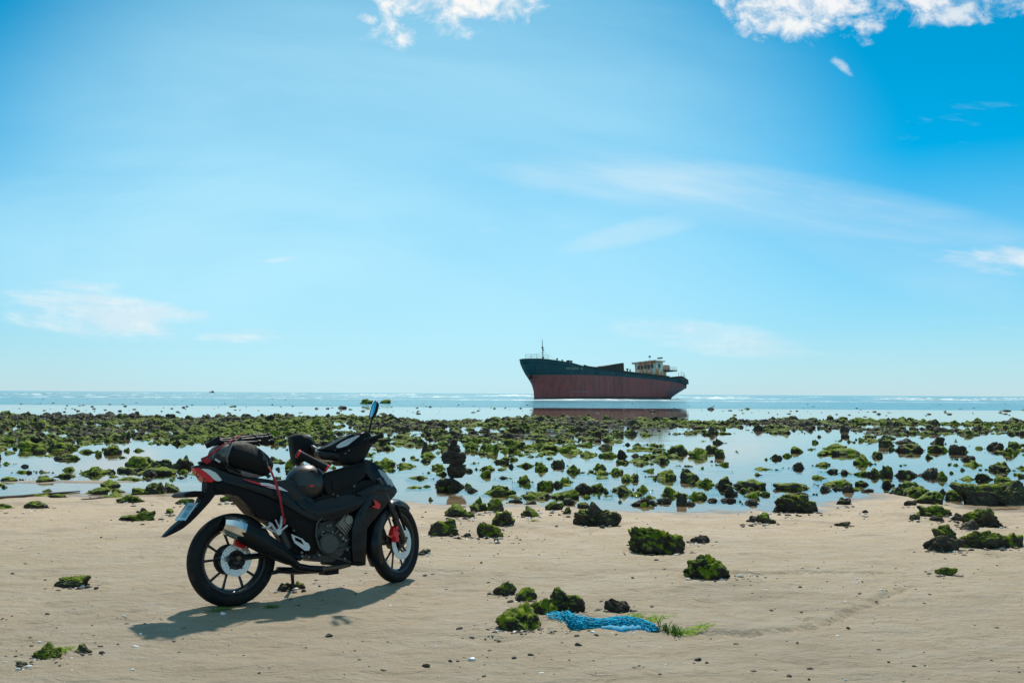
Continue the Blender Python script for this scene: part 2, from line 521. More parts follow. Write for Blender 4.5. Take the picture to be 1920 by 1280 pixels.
def rock_material(name, per_object=True, bscale=1.0):
    m, n, b = material(name)
    geo = n.new('ShaderNodeNewGeometry')
    tcn = n.new('ShaderNodeTexCoord')
    pos = geo.outputs['Position']
    at = n.new('ShaderNodeAttribute', attribute_name='moss', attribute_type='OBJECT' if per_object else 'GEOMETRY')
    moss = at.outputs['Fac']
    nx, ny, nz = n.sep(geo.outputs['Normal'])
    n1 = n.noise(pos, 3.5 * bscale, 6, 0.65)
    n2 = n.noise(pos, 14 * bscale, 6, 0.68)
    n3 = n.noise(pos, 45 * bscale, 4, 0.65)
    n4 = n.noise(pos, 110 * bscale, 3, 0.6)
    rc = n.mix(n.ramp(n1, 0.3, 0.7), (0.034, 0.028, 0.020), (0.100, 0.082, 0.058))
    rc = n.mix(n.ramp(n2, 0.50, 0.72, 0, 0.7), rc, (0.17, 0.145, 0.11))
    rc = n.mix(n.ramp(n3, 0.52, 0.68, 0, 0.8), rc, (0.013, 0.011, 0.009))
    gm = n.mix(n.ramp(n2, 0.32, 0.68), (0.060, 0.100, 0.003), (0.280, 0.350, 0.006))
    gm = n.mix(n.ramp(n1, 0.52, 0.75, 0, 0.55), gm, (0.19, 0.20, 0.014))
    gm = n.mix(n.ramp(n3, 0.52, 0.68, 0, 0.75), gm, (0.016, 0.034, 0.003))
    gm = n.mix(n.ramp(n4, 0.56, 0.70, 0, 0.5), gm, (0.40, 0.48, 0.015))
    t = n.m('ADD', n.m('MULTIPLY', nz, 1.35), n.m('MULTIPLY', n.m('SUBTRACT', n1, 0.5), 1.5))  # moss favours upward faces; the dark sides also put shade into the colour
    t = n.m('ADD', t, n.m('MULTIPLY', n.m('SUBTRACT', n2, 0.5), 1.3))
    t = n.m('ADD', t, n.m('MULTIPLY', n.m('SUBTRACT', n3, 0.5), 0.9))
    t = n.m('ADD', t, n.m('MULTIPLY', n.m('SUBTRACT', moss, 0.5), 1.7))
    mk = n.ramp(t, 0.62, 0.98)
    n.put(b.inputs['Base Color'], n.mix(mk, rc, gm))
    n.put(b.inputs['Roughness'], n.ramp(n2, 0.3, 0.7, 0.62, 0.95))
    b.inputs['Specular IOR Level'].default_value = 0.3
    vo = n.new('ShaderNodeTexVoronoi', feature='SMOOTH_F1')
    n.put(vo.inputs['Vector'], pos); vo.inputs['Scale'].default_value = 17 * bscale
    hh = n.m('ADD', n.m('MULTIPLY', n2, 1.0), n.m('MULTIPLY', n3, 0.5))
    hh = n.m('ADD', hh, n.m('MULTIPLY', vo.outputs['Distance'], 0.9))
    n.put(b.inputs['Normal'], n.bump(n.m('ADD', hh, n.m('MULTIPLY', n4, 0.2)), 1.0, 0.06 / bscale))
    MATS[name] = m
rock_material('reef_rock')
rock_material('reef_rubble', False, 0.8)

# ------------------------------------------------------------------ the beach
SHORE = [(-500, 931), (0, 928), (150, 921), (330, 922), (420, 924), (640, 938), (740, 940), (800, 945), (860, 946), (930, 941), (1060, 945), (1150, 953),
         (1240, 956), (1330, 957), (1440, 958), (1530, 950), (1600, 940), (1680, 928), (1760, 946), (1850, 953), (1920, 951), (2400, 951)]
_sh = [on_plane(u, v, WL) for u, v in SHORE]
SHX = np.array([p.x for p in _sh]); SHY = np.array([p.y for p in _sh])

def seg_dist(X, Y, pts):
    best = np.full(X.shape, 1e9); side = np.zeros(X.shape)
    for (ax, ay), (bx, by) in zip(pts[:-1], pts[1:]):
        dx_, dy_ = bx - ax, by - ay
        t = np.clip(((X - ax) * dx_ + (Y - ay) * dy_) / (dx_ * dx_ + dy_ * dy_), 0, 1)
        d = np.hypot(X - ax - t * dx_, Y - ay - t * dy_)
        sg = np.sign(dx_ * (Y - ay) - dy_ * (X - ax))
        k = d < best
        best[k] = d[k]; side[k] = sg[k]
    return best, side

def gpts(lst):
    return [tuple(on_plane(u, v, 0.0).xy) for u, v in lst]
RILL_A = gpts([(1300, 1186), (1340, 1188), (1400, 1189), (1480, 1181), (1530, 1172), (1570, 1160), (1590, 1146), (1630, 1137), (1650, 1120), (1690, 1106)])
RILL_B = gpts([(1368, 1076), (1400, 1078), (1440, 1075), (1500, 1072), (1580, 1074), (1660, 1075)])
RILL_C = gpts([(-40, 1196), (20, 1180), (110, 1158), (180, 1146), (300, 1118)])
RILL_D = gpts([(980, 985), (1010, 1000), (1060, 1002), (1130, 990)])
SCOUR = []                      # filled with (x, y, radius, depth) once the rocks on the sand are known

def height(X, Y, fine=True):
    yl = np.interp(X, SHX, SHY)
    P = np.stack([X * 0.35, Y * 0.35, np.zeros_like(X)], 1)
    s = yl - Y + 0.5 * vnoise(P, 5) * np.clip((Y - 7) / 4, 0, 1)
    z = np.where(s > 0, 0.05 * (1 - np.exp(-np.maximum(s, 0) / 1.6)), -0.13 * (1 - np.exp(np.minimum(s, 0) / 3.5))) + WL
    # low wet spit between the pools on the left
    c = on_plane(120, 903, WL)
    spit = np.exp(-((X - c.x) / 2.6) ** 2 - ((Y - c.y) / 0.55) ** 2)
    z = z + spit * (WL + 0.012 - z) * np.where(z < WL + 0.012, 1.0, 0.0)
    if fine:
        near = np.clip((24 - Y) / 8, 0, 1)
        a, b_ = math.cos(R(-9)), math.sin(R(-9))
        U, V = X * a - Y * b_, X * b_ + Y * a
        z = z + near * 0.010 * fbm(np.stack([U * 0.8, V * 2.1, 0 * U], 1), 4, 31)
        z = z + near * 0.014 * fbm(np.stack([U * 3.6, V * 7, 0 * U], 1), 5, 47, 0.58)
        z = z + near * np.clip((11 - Y) / 4, 0.25, 1) * 0.008 * np.minimum(0, fbm(np.stack([U * 4, V * 6.5, 0 * U], 1), 2, 77) + 0.25)
        for pts, dep, wid, bank in ((RILL_A, 0.022, 0.022, 0.016), (RILL_B, 0.020, 0.03, 0.016), (RILL_C, 0.008, 0.05, 0.006), (RILL_D, 0.012, 0.05, 0.012)):
            q = np.array(pts)
            k = (X > q[:, 0].min() - 1) & (X < q[:, 0].max() + 1) & (Y > q[:, 1].min() - 1) & (Y < q[:, 1].max() + 1)
            if k.any():
                wob = 0.05 * vnoise(np.stack([X[k] * 3, Y[k] * 3, 0 * X[k]], 1), 3)
                d, sd = seg_dist(X[k] + wob, Y[k] + wob, pts)
                z[k] = z[k] - dep * np.exp(-(d / wid) ** 2) + np.where(sd > 0, bank, 0) * np.exp(-d / 0.16) * (1 - np.exp(-d / 0.03))
        rp = np.random.RandomState(12)
        for _ in range(150):
            sx, sy = rp.uniform(-4.5, 4.5), rp.uniform(3.6, 11.5)
            sr, dep, th_ = rp.uniform(0.05, 0.16), rp.uniform(0.004, 0.016), rp.uniform(0, 3.14)
            k = (np.abs(X - sx) < 3.2 * sr) & (np.abs(Y - sy) < 3.2 * sr)
            if k.any():
                ex_, ey_ = (X[k] - sx) * math.cos(th_) + (Y[k] - sy) * math.sin(th_), -(X[k] - sx) * math.sin(th_) + (Y[k] - sy) * math.cos(th_)
                q = np.sqrt((ex_ / sr) ** 2 + (ey_ / (sr * 0.5)) ** 2)
                z[k] = z[k] - dep * np.exp(-q ** 2) + 0.45 * dep * np.exp(-((q - 1.5) / 0.4) ** 2)
        for (sx, sy, sr, sd) in SCOUR:
            k = (np.abs(X - sx) < 3 * sr) & (np.abs(Y - sy) < 3 * sr)
            d2 = ((X[k] - sx) ** 2 + (Y[k] - sy) ** 2) / (sr * sr)
            z[k] = z[k] - sd * np.exp(-d2 * 1.1) + 0.45 * sd * np.exp(-((np.sqrt(d2) - 1.5) / 0.35) ** 2)
    return z

def ground_z(x, y):
    return float(height(np.array([x], float), np.array([y], float))[0])

def at_ground(u, v):
    """where the line of sight through a pixel meets sand or water"""
    p = on_plane(u, v, 0.0)
    for _ in range(6):
        z = max(WL, float(height(np.array([p.x]), np.array([p.y]), False)[0]))
        p = on_plane(u, v, z)
    return p

# ------------------------------------------------------------------ rocks: which, where, how big (outline boxes read off the photograph)
ZOOMS = {'A': (780, 800, 4.8), 'B': (1160, 800, 4.8), 'C': (1520, 800, 4.8), 'D': (0, 800, 4.8), 'E': (500, 740, 5.817), 'P': (0, 0, 1.0)}
# zoom, x0, y0, x1, y1, moss 0..1, depth/width, label
SAND_ROCKS = [
    ('P', 930, 1127, 1012, 1178, .78, .8, 'largest mossy dark rock in the row left of the blue net'),
    ('P', 992, 1118, 1044, 1152, .80, .8, 'low mossy rock wedged between the two biggest rocks by the blue net'),
    ('P', 1034, 1099, 1098, 1146, .66, .8, 'tall peaked mossy rock just behind the blue net'),
    ('P', 966, 1097, 1005, 1123, .62, .9, 'small knobbly mossy rock in the middle of the row near the net'),
    ('P', 924, 1084, 965, 1112, .55, .8, 'rounded half-bare rock at the far left end of the row near the net'),
    ('P', 1136, 1119, 1182, 1146, .12, .8, 'bare grey-brown rock lying alone above the blue net'),
    ('P', 1283, 1037, 1368, 1083, .82, .8, 'bright green domed rock with a sand channel trailing right'),
    ('P', 1184, 985, 1283, 1035, .80, .7, 'broad mossy rock of two lobes on bare sand right of the slanted block'),
    ('A', 1450, 660, 1855, 882, .42, .55, 'slanted block of grey coral rock with a mossy foot'),
    ('A', 490, 620, 660, 765, .72, .9, 'left half of the tall mossy pair standing at the water edge'),
    ('A', 625, 640, 785, 765, .78, .9, 'right half of the tall mossy pair standing at the water edge'),
    ('A', 260, 688, 470, 810, .68, .8, 'mossy rock just left of the tall mossy pair'),
    ('A', 435, 755, 530, 818, .70, .9, 'small mossy rock in front of the tall mossy pair'),
    ('A', 690, 742, 885, 890, .80, .8, 'upper block of the bright green stepped rocks near the front wheel'),
    ('A', 562, 830, 790, 985, .84, .8, 'lower block of the bright green stepped rocks near the front wheel'),
    ('A', 105, 818, 365, 970, .70, .6, 'flat sprawling mossy rock nearest the front wheel'),
    ('A', 950, 700, 1125, 802, .80, .8, 'left mossy rock of the low pair between the stepped rocks and slanted block'),
    ('A', 1155, 655, 1315, 748, .76, .8, 'right mossy rock of the low pair left of the slanted block'),
    ('A', 1310, 715, 1402, 782, .60, .8, 'small dark mossy rock touching the slanted block on its left'),
    ('A', 425, 950, 492, 987, .02, .8, 'little reddish brown stone left of the stepped mossy rocks'),
    ('A', 700, 990, 745, 1028, .30, .9, 'little dark stone below the stepped mossy rocks'),
    ('B', 1385, 590, 1810, 762, .62, .5, 'long dark boxy rock with a mossy top at the water edge'),
    ('B', 1145, 795, 1255, 858, .18, .8, 'ragged bare half of the small rock below the boxy rock'),
    ('B', 1240, 765, 1400, 862, .62, .8, 'mossy half of the small rock below the boxy rock'),
    ('B', 655, 970, 820, 1042, .10, .6, 'flat bare grey stone on sand right of the two-lobed rock'),
    ('C', 225, 632, 358, 698, .22, .8, 'dark stone at the water edge right of the boxy rock'),
    ('C', 985, 690, 1265, 802, .72, .7, 'mossy rock in front of the green mound beside the long wall rock'),
    ('C', 888, 778, 985, 835, .25, .9, 'small dark stone at the left foot of the mossy right-hand rock'),
    ('C', 1080, 795, 1212, 848, .08, .6, 'flat pale grey stone at the foot of the mossy right-hand rock'),
    ('C', 1275, 768, 1392, 855, .10, .8, 'pointed bare dark stone between the two right-hand mossy rocks'),
    ('C', 1390, 712, 1722, 897, .78, .7, 'sloping mossy rock just below the long wall rock'),
    ('C', 1650, 838, 1732, 888, .20, .9, 'small dark stone at the right foot of the sloping mossy rock'),
    ('C', 1340, 832, 1500, 922, .12, .7, 'bare grey rubble stone at the left foot of the sloping mossy rock'),
    ('C', 1118, 868, 1335, 1010, .66, .8, 'upright left block of the long mossy ledge at the right edge'),
    ('C', 1300, 925, 1765, 1082, .62, .45, 'middle stretch of the long mossy ledge at the right edge'),
    ('C', 1745, 940, 1915, 1077, .68, .7, 'right end block of the long mossy ledge at the right edge'),
    ('C', 1025, 968, 1395, 1105, .10, .45, 'bare grey apron of rock in front of the long mossy ledge'),
    ('C', 210, 845, 358, 885, .25, .5, 'thin flat dark stone alone on sand below the boxy rock'),
    ('C', 462, 738, 518, 772, .12, .9, 'small round stone alone on damp sand at the right'),
    ('C', 843, 655, 948, 705, .15, .8, 'dark stone at the foot of the big green mound'),
    ('D', 1185, 540, 1345, 612, .66, .8, 'left low part of the big mossy heap behind the licence plate'),
    ('D', 1300, 490, 1490, 610, .62, .8, 'middle hump of the big mossy heap behind the licence plate'),
    ('D', 1430, 485, 1632, 590, .62, .8, 'right hump of the big mossy heap behind the licence plate'),
    ('D', 775, 540, 978, 608, .62, .7, 'twin-humped mossy rock at the left water edge'),
    ('D', 1005, 546, 1122, 594, .52, .8, 'small dark mossy rock at the water edge right of the twin-humped one'),
    ('D', 1045, 600, 1290, 678, .74, .6, 'mossy cone of rock on the sand below the big mossy heap'),
    ('D', 430, 600, 600, 634, .60, .4, 'thin mossy strip of rock beside the driftwood stick'),
    ('D', 232, 655, 442, 728, .58, .6, 'dark green oblong rock on sand at the far left'),
    ('D', -60, 685, 142, 732, .72, .5, 'low green rock cut by the left edge of the picture'),
    ('D', 1085, 745, 1390, 834, .82, .5, 'bright green wedge of rock on sand left of the licence plate'),
    ('D', 1253, 720, 1335, 768, .05, .8, 'small bare brown stone sitting behind the bright green wedge'),
    ('D', 1488, 730, 1566, 778, .60, .8, 'tiny mossy stone between the green wedge and the licence plate'),
    ('D', 1562, 638, 1748, 692, .80, .5, 'flat bright green rock directly above the licence plate'),
    ('P', 112, 1077, 174, 1098, .55, .5, 'flat half-green stone alone on sand left of the rear wheel'),
    ('P', 60, 1202, 113, 1232, .76, .7, 'mossy stone with weed near the bottom left corner'),
    ('P', 144, 1204, 173, 1221, .30, .7, 'small dark stone right of the mossy one in the bottom left corner'),
    ('P', 31, 1238, 54, 1248, .10, .8, 'small dark pebble below the mossy stone in the bottom left corner'),
    ('P', 1750, 1060, 1796, 1075, .92, .5, 'little flat green tuft-covered stone alone on the sand at the right'),
    ('P', 1218, 1003, 1220, 1004, .0, .5, None),
    ('P', 783, 1027, 806, 1038, .1, .8, 'small dark stone right beside the front tyre'),
    ('P', 412, 924, 444, 940, .75, .7, 'mossy stone seen in the gap under the motorcycle tail'),
    ('P', 519, 1092, 548, 1109, .30, .8, 'dark left stone under the foot of the side stand'),
    ('P', 546, 1091, 571, 1106, .30, .8, 'dark right stone under the foot of the side stand'),
    ('P', 688, 1024, 706, 1046, .55, .8, 'mossy stone seen in the gap behind the front mudguard'),
]
SAND_ROCKS = [r for r in SAND_ROCKS if r[7]]
CAIRN = [
    ('A', 180, 425, 487, 552, .08, .8, 'broad grey base rock of the stacked stone cairn in the pool'),
    ('A', 283, 305, 432, 452, .14, .9, 'dark upright block standing on the base rock of the cairn'),
    ('A', 252, 208, 442, 325, .16, .8, 'wide second block of the stacked stone cairn'),
    ('A', 298, 150, 396, 224, .14, .9, 'small third stone near the top of the cairn'),
    ('A', 312, 108, 372, 160, .14, .9, 'smallest stone on the very top of the cairn'),
]
POOL_ROCKS = [
    ('A', 445, 510, 550, 578, .05), ('A', 585, 483, 850, 605, .70), ('A', 730, 415, 850, 465, .06), ('A', 900, 400, 1062, 500, .72),
    ('A', 1085, 448, 1240, 548, .72), ('A', 1225, 448, 1320, 530, .6), ('A', 968, 555, 1240, 645, .50), ('A', 1200, 530, 1455, 640, .68),
    ('A', 1425, 470, 1590, 575, .35), ('A', 1560, 472, 1685, 570, .62), ('A', 1500, 585, 1575, 637, .05), ('A', 1742, 488, 1925, 578, .45),
    ('A', 1448, 668, 1582, 732, .40), ('A', 1310, 628, 1424, 702, .10), ('A', 705, 230, 840, 322, .60), ('A', 900, 290, 1060, 357, .80), ('A', 1055, 290, 1130, 342, .60),
    ('A', 835, 300, 890, 362, .5), ('A', 555, 318, 705, 388, .7), ('A', 500, 290, 570, 330, .85), ('A', 425, 345, 515, 402, .65), ('A', 170, 368, 290, 432, .82),
    ('A', 145, 305, 272, 378, .85), ('A', 0, 408, 95, 467, .66), ('A', 85, 375, 155, 417, .4), ('A', 50, 200, 182, 272, .80), ('A', 1350, 310, 1475, 405, .66), ('A', 1400, 370, 1522, 415, .5),
    ('A', 1600, 360, 1740, 425, .70), ('A', 1715, 340, 1862, 422, .72), ('A', 1590, 300, 1717, 382, .72), ('A', 1675, 200, 1810, 268, .75), ('A', 1800, 180, 1908, 268, .12), ('A', 1635, 135, 1767, 197, .25),
    ('A', 1210, 265, 1342, 352, .35), ('A', 1480, 188, 1672, 262, .55), ('A', 835, 220, 895, 265, .2), ('A', 830, 640, 965, 685, .1), ('A', 975, 655, 1090, 700, .1), ('A', 870, 505, 945, 540, .1),
    ('B', 195, 345, 312, 402, .70), ('B', 345, 355, 552, 468, .60), ('B', 235, 410, 347, 450, .2), ('B', 425, 135, 612, 238, .72), ('B', 630, 165, 807, 268, .72), ('B', 765, 140, 902, 220, .55),
    ('B', 105, 215, 202, 267, .12), ('B', 880, 290, 990, 347, .8), ('B', 1360, 220, 1467, 287, .45), ('B', 1450, 213, 1577, 267, .75), ('B', 1540, 290, 1662, 372, .10), ('B', 1785, 290, 1907, 347, .6),
    ('B', 1405, 353, 1452, 388, .05), ('B', 570, 320, 662, 357, .35), ('B', 485, 320, 562, 352, .1), ('B', 850, 85, 957, 147, .06),
    ('B', 640, 405, 737, 472, .3), ('B', 700, 425, 875, 525, .66), ('B', 865, 412, 1048, 545, .60), ('B', 1045, 435, 1332, 548, .46), ('B', 1085, 515, 1177, 585, .75), ('B', 1120, 540, 1267, 632, .76),
    ('B', 1245, 545, 1362, 615, .62), ('B', 958, 490, 1082, 612, .15), ('B', 1132, 622, 1272, 695, .12), ('B', 385, 498, 627, 622, .72), ('B', 528, 560, 622, 695, .5), ('B', 165, 490, 282, 575, .70),
    ('B', 95, 548, 240, 618, .72), ('B', 78, 612, 342, 706, .10), ('B', 628, 548, 792, 645, .70), ('B', 798, 610, 892, 670, .15), ('B', 915, 605, 1052, 670, .05), ('B', 598, 645, 702, 705, .1), ('B', 238, 580, 352, 645, .55),
    ('B', 1422, 465, 1722, 562, .52), ('B', 1590, 565, 1747, 612, .04), ('B', 350, 610, 470, 680, .1), ('B', -40, 490, 125, 600, .5), ('B', 1390, 475, 1440, 515, .1),
    ('C', 55, 290, 182, 352, .6), ('C', 118, 440, 362, 532, .68), ('C', 72, 500, 202, 575, .08), ('C', 198, 500, 302, 565, .08), ('C', 288, 500, 382, 582, .1), ('C', 15, 402, 162, 465, .6), ('C', 452, 543, 562, 584, .08),
    ('C', 642, 440, 757, 535, .5), ('C', 718, 510, 855, 605, .45), ('C', 815, 450, 1012, 565, .66), ('C', 845, 510, 1060, 640, .72), ('C', 915, 570, 1182, 684, .66), ('C', 1225, 545, 1385, 655, .62), ('C', 1150, 520, 1240, 600, .4),
    ('C', 1300, 415, 1497, 480, .55), ('C', 1495, 385, 1652, 475, .5), ('C', 1636, 395, 1817, 500, .70), ('C', 1640, 280, 1862, 395, .5), ('C', 1345, 235, 1475, 300, .2), ('C', 1355, 280, 1552, 350, .72), ('C', 948, 333, 1157, 443, .08),
    ('C', 762, 355, 962, 445, .42), ('C', 508, 340, 642, 442, .68), ('C', 618, 313, 757, 435, .6), ('C', 248, 355, 352, 422, .25), ('C', 398, 368, 502, 432, .75), ('C', 1252, 135, 1402, 228, .10), ('C', 1078, 63, 1192, 152, .15),
    ('C', 1068, 140, 1252, 220, .7), ('C', 788, 130, 1012, 222, .45), ('C', 698, 150, 767, 208, .3), ('C', 538, 198, 647, 268, .55), ('C', 112, 130, 332, 205, .7), ('C', 172, 165, 472, 252, .5), ('C', 378, 230, 542, 332, .72),
    ('C', 1588, 113, 1732, 198, .1), ('C', 1633, 188, 1772, 238, .3), ('C', 1173, 475, 1247, 508, .1), ('C', 110, 350, 240, 410, .35), ('C', 1235, 308, 1312, 335, .8), ('C', 750, 85, 945, 150, .05),
    ('D', 0, 288, 107, 338, .72), ('D', 152, 360, 312, 412, .62), ('D', 308, 405, 457, 460, .74), ('D', 313, 448, 480, 492, .66), ('D', 482, 385, 657, 452, .6), ('D', -10, 440, 142, 487, .75), ('D', 158, 445, 232, 477, .3),
    ('D', 333, 373, 477, 415, .4), ('D', 573, 330, 692, 395, .72), ('D', 688, 328, 932, 428, .78), ('D', 918, 350, 1037, 412, .8), ('D', 1043, 335, 1192, 405, .45), ('D', 1038, 430, 1277, 484, .75), ('D', 1225, 335, 1602, 428, .58),
    ('D', 1143, 235, 1372, 345, .62), ('D', 1388, 265, 1570, 362, .5), ('D', 1540, 225, 1742, 362, .5), ('D', 1588, 415, 1692, 462, .2), ('D', 463, 218, 647, 290, .42), ('D', 1108, 165, 1162, 218, .5), ('D', 1048, 235, 1122, 278, .45),
    ('D', 688, 178, 862, 233, .75), ('D', 1213, 170, 1307, 218, .75), ('D', 613, 285, 652, 316, .05), ('D', 973, 405, 1072, 452, .8), ('D', 1598, 355, 1692, 412, .75),
    ('E', 1165, 650, 1390, 772, .75), ('E', 1275, 765, 1405, 830, .75), ('E', 1505, 848, 1745, 915, .6), ('E', 1430, 710, 1650, 790, .65), ('E', 200, 665, 315, 800, .82), ('E', 68, 852, 167, 925, .6), ('E', 680, 740, 772, 800, .85),
    ('E', 40, 640, 118, 700, .7), ('E', 200, 560, 240, 600, .1), ('E', 1690, 480, 1770, 640, .72),
]
WALL_ROCK = ('C', 1345, 470, 2040, 705, .34, .35, 'long dark wall-like rock at the right edge of the picture')

def px_box(r):
    ox, oy, s = ZOOMS[r[0]]
    return ox + r[1] / s, oy + r[2] / s, ox + r[3] / s, oy + r[4] / s

_ico = {}
def ico(level):
    if level not in _ico:
        bm = bmesh.new()
        bmesh.ops.create_icosphere(bm, subdivisions=level, radius=1.0)
        v = np.array([q.co[:] for q in bm.verts]); v /= np.linalg.norm(v, axis=1)[:, None]
        f = np.array([[q.index for q in fc.verts] for fc in bm.faces])
        bm.free()
        _ico[level] = (v, f)
    return _ico[level]

def rock_shape(level, seed, boxy=0.9, lumps=22, rough=1.15, cut=0.36, taper=0.26):
    """unit rock: x,y in [-.5,.5], z in [0,1]"""
    v, f = ico(level)
    rs = np.random.RandomState(seed)
    p = np.sign(v) * np.abs(v) ** boxy
    p /= np.maximum(np.abs(p).max(), 1e-6)
    off = rs.uniform(-40, 40, 3)
    r = 1 + rough * (0.30 * fbm(v * 1.1 + off, 3, seed) + 0.17 * fbm(v * 2.8 + off, 3, seed + 5))
    for _ in range(lumps):
        d = rs.normal(size=3); d[2] = abs(d[2]) * 0.8; d /= np.linalg.norm(d)
        a = rs.uniform(-0.26, 0.34) * rough; w_ = rs.uniform(0.18, 0.5)
        r = r + a * np.exp(-np.sum((v - d) ** 2, axis=1) / (w_ * w_))
    if level >= 4:
        wp = v + 0.18 * np.stack([fbm(v * 4 + off + 9 * k, 2, seed + 20 + k) for k in range(3)], 1)
        r = r - 0.26 * rough * np.abs(fbm(wp * 3.6 + off, 3, seed + 9)) + 0.10 * rough * fbm(wp * 8 + off, 3, seed + 11)
    if level >= 5:
        r = r - 0.14 * rough * np.maximum(0, fbm(wp * 11 + off, 2, seed + 13)) + 0.05 * fbm(v * 24 + off, 2, seed + 15)
    p = p * r[:, None]
    th = rs.uniform(0, 6.28)
    c, s = math.cos(th), math.sin(th)
    p[:, :2] = p[:, :2] @ np.array([[c, -s], [s, c]])
    z0 = p[:, 2].min() + (p[:, 2].max() - p[:, 2].min()) * cut
    p[:, 2] = np.maximum(p[:, 2], z0)
    lo, hi = p.min(0), p.max(0)
    p = (p - lo) / (hi - lo)
    p[:, :2] -= 0.5
    p[:, :2] *= (1 - taper * p[:, 2:3] ** 1.3)
    p[:, 0] += rs.uniform(-.18, .18) * p[:, 2]; p[:, 1] += rs.uniform(-.12, .2) * p[:, 2]
    p[:, 0] /= np.ptp(p[:, 0])
    return p, f

def rock_geometry(box, dw, stacked=None):
    """pixel box -> base centre, width, depth, height in metres"""
    x0, y0, x1, y1 = box
    xc = (x0 + x1) / 2
    if stacked is None:
        g = at_ground(xc, y1)
    else:
        g = stacked
    scale = g.y / F
    wd = (x1 - x0) * scale * 1.10
    dp = wd * dw
    front_drop = dp * 0.5 * (CAM_H / g.y)
    ht = max(0.35 * wd * 0.4, (y1 - y0) * scale * 0.98 - front_drop * 0.7)
    return g, wd, dp, ht

mossmat = MATS['reef_rock']
def make_rock(name, box, moss, dw, seed, level, label, cat='rock', group=None, **kw):
    g, wd, dp, ht = rock_geometry(box, dw)
    p, f = rock_shape(level, seed, **kw)
    bury = min(0.05, 0.12 * ht)
    P = p * np.array([wd, dp, ht + bury]) + np.array([0, 0, -bury])
    o = link_mesh(name, P, f, mossmat, smooth=180)
    cx = on_plane((box[0] + box[2]) / 2, box[3], g.z).x
    yc = g.y + dp * 0.42
    xc = cx * yc / g.y
    zz = max(WL - 0.05, ground_z(xc, yc) - 0.005) if True else 0
    o.location = (xc, yc, zz if zz < g.z + 0.02 else g.z)
    o['moss'] = float(moss)
    tag(o, label, cat, group)
    if g.z > WL + 0.004:
        SCOUR.append((xc, yc - dp * 0.15, max(wd, dp) * 0.52, min(0.03, 0.10 * ht + 0.006)))
    return o

for i, r in enumerate(SAND_ROCKS):
    bx = px_box(r)
    big = (bx[2] - bx[0]) > 45
    make_rock('reef_rock' if big else 'stone', bx, r[5] - 0.12 * (r[5] > .3), r[6], 100 + i * 7, 5 if big else 4, r[7], 'rock' if big else 'stone', 'rocks lying on the sand', boxy=0.78 if 'box' in r[7] or 'block' in r[7] else 0.92, taper=0.12 if 'box' in r[7] or 'block' in r[7] else 0.28)  # moss cut so side faces go dark, shade put into the colour
make_rock('wall_rock', px_box(WALL_ROCK), WALL_ROCK[5], WALL_ROCK[6], 911, 6, WALL_ROCK[7], 'rock', None, boxy=0.6, rough=0.8, taper=0.15)

# the cairn: each stone its own thing, resting on the one below
cb = px_box(CAIRN[0])
g0 = at_ground((cb[0] + cb[2]) / 2, cb[3])
make_rock('cairn_stone', cb, CAIRN[0][5], CAIRN[0][6], 801, 5, CAIRN[0][7], 'stone', 'stones of the cairn', boxy=0.7, taper=0.2)
yc0 = g0.y + 0.25
for k, r in enumerate(CAIRN[1:]):
    x0, y0, x1, y1 = px_box(r)
    d0, d1 = ray((x0 + x1) / 2, y1), ray((x0 + x1) / 2, y0)
    pb, pt = CAM_P + d0 * (yc0 / d0.y), CAM_P + d1 * (yc0 / d1.y)
    wd = (x1 - x0) / F * yc0
    p, f = rock_shape(5, 820 + k * 3, boxy=0.72, cut=0.08, rough=0.85, taper=0.1)
    ht = pt.z - pb.z
    P = p * np.array([wd * 1.22, wd * 1.0, ht * 1.10]) + np.array([0, 0, -0.04 * ht])
    o = link_mesh('cairn_stone', P, f, mossmat, smooth=180)
    o.location = (pb.x, yc0, pb.z)
    o['moss'] = r[5]
    tag(o, r[7], 'stone', 'stones of the cairn')

def pool_label(box, moss):
    xc, yb = (box[0] + box[2]) / 2, box[3]
    look = 'bright mossy' if moss > 0.69 else ('half-mossy' if moss > 0.28 else 'bare brown')
    if xc < 400:
        where = 'in the pools left of the motorcycle'
    elif xc < 780:
        where = 'in the pool directly behind the motorcycle'
    elif xc < 960:
        where = 'in the water around the stone cairn'
    elif xc < 1160:
        where = 'in the pool between cairn and slanted block'
    elif xc < 1445:
        where = 'along the pool edge left of the boxy rock' if yb > 886 else 'in the open pool below the ship stern'
    elif xc < 1680:
        where = 'in the pool right of the boxy rock' if yb > 860 else 'in the rock bank right of the ship'
    else:
        where = 'in the pool behind the long wall rock' if yb > 850 else 'in the far right pool'
    return f'{look} rock {where}'
individual = 0
for i, r in enumerate(POOL_ROCKS):
    bx = px_box(r)
    lab = pool_label(bx, r[5])
    make_rock('reef_rock', bx, r[5] - 0.05 * (r[5] > .3), 0.75, 2000 + i * 3, 4, lab, 'rock', lab.replace(' rock ', ' rocks ', 1))  # moss cut here too, darker sides stand in for shade
    individual += 1

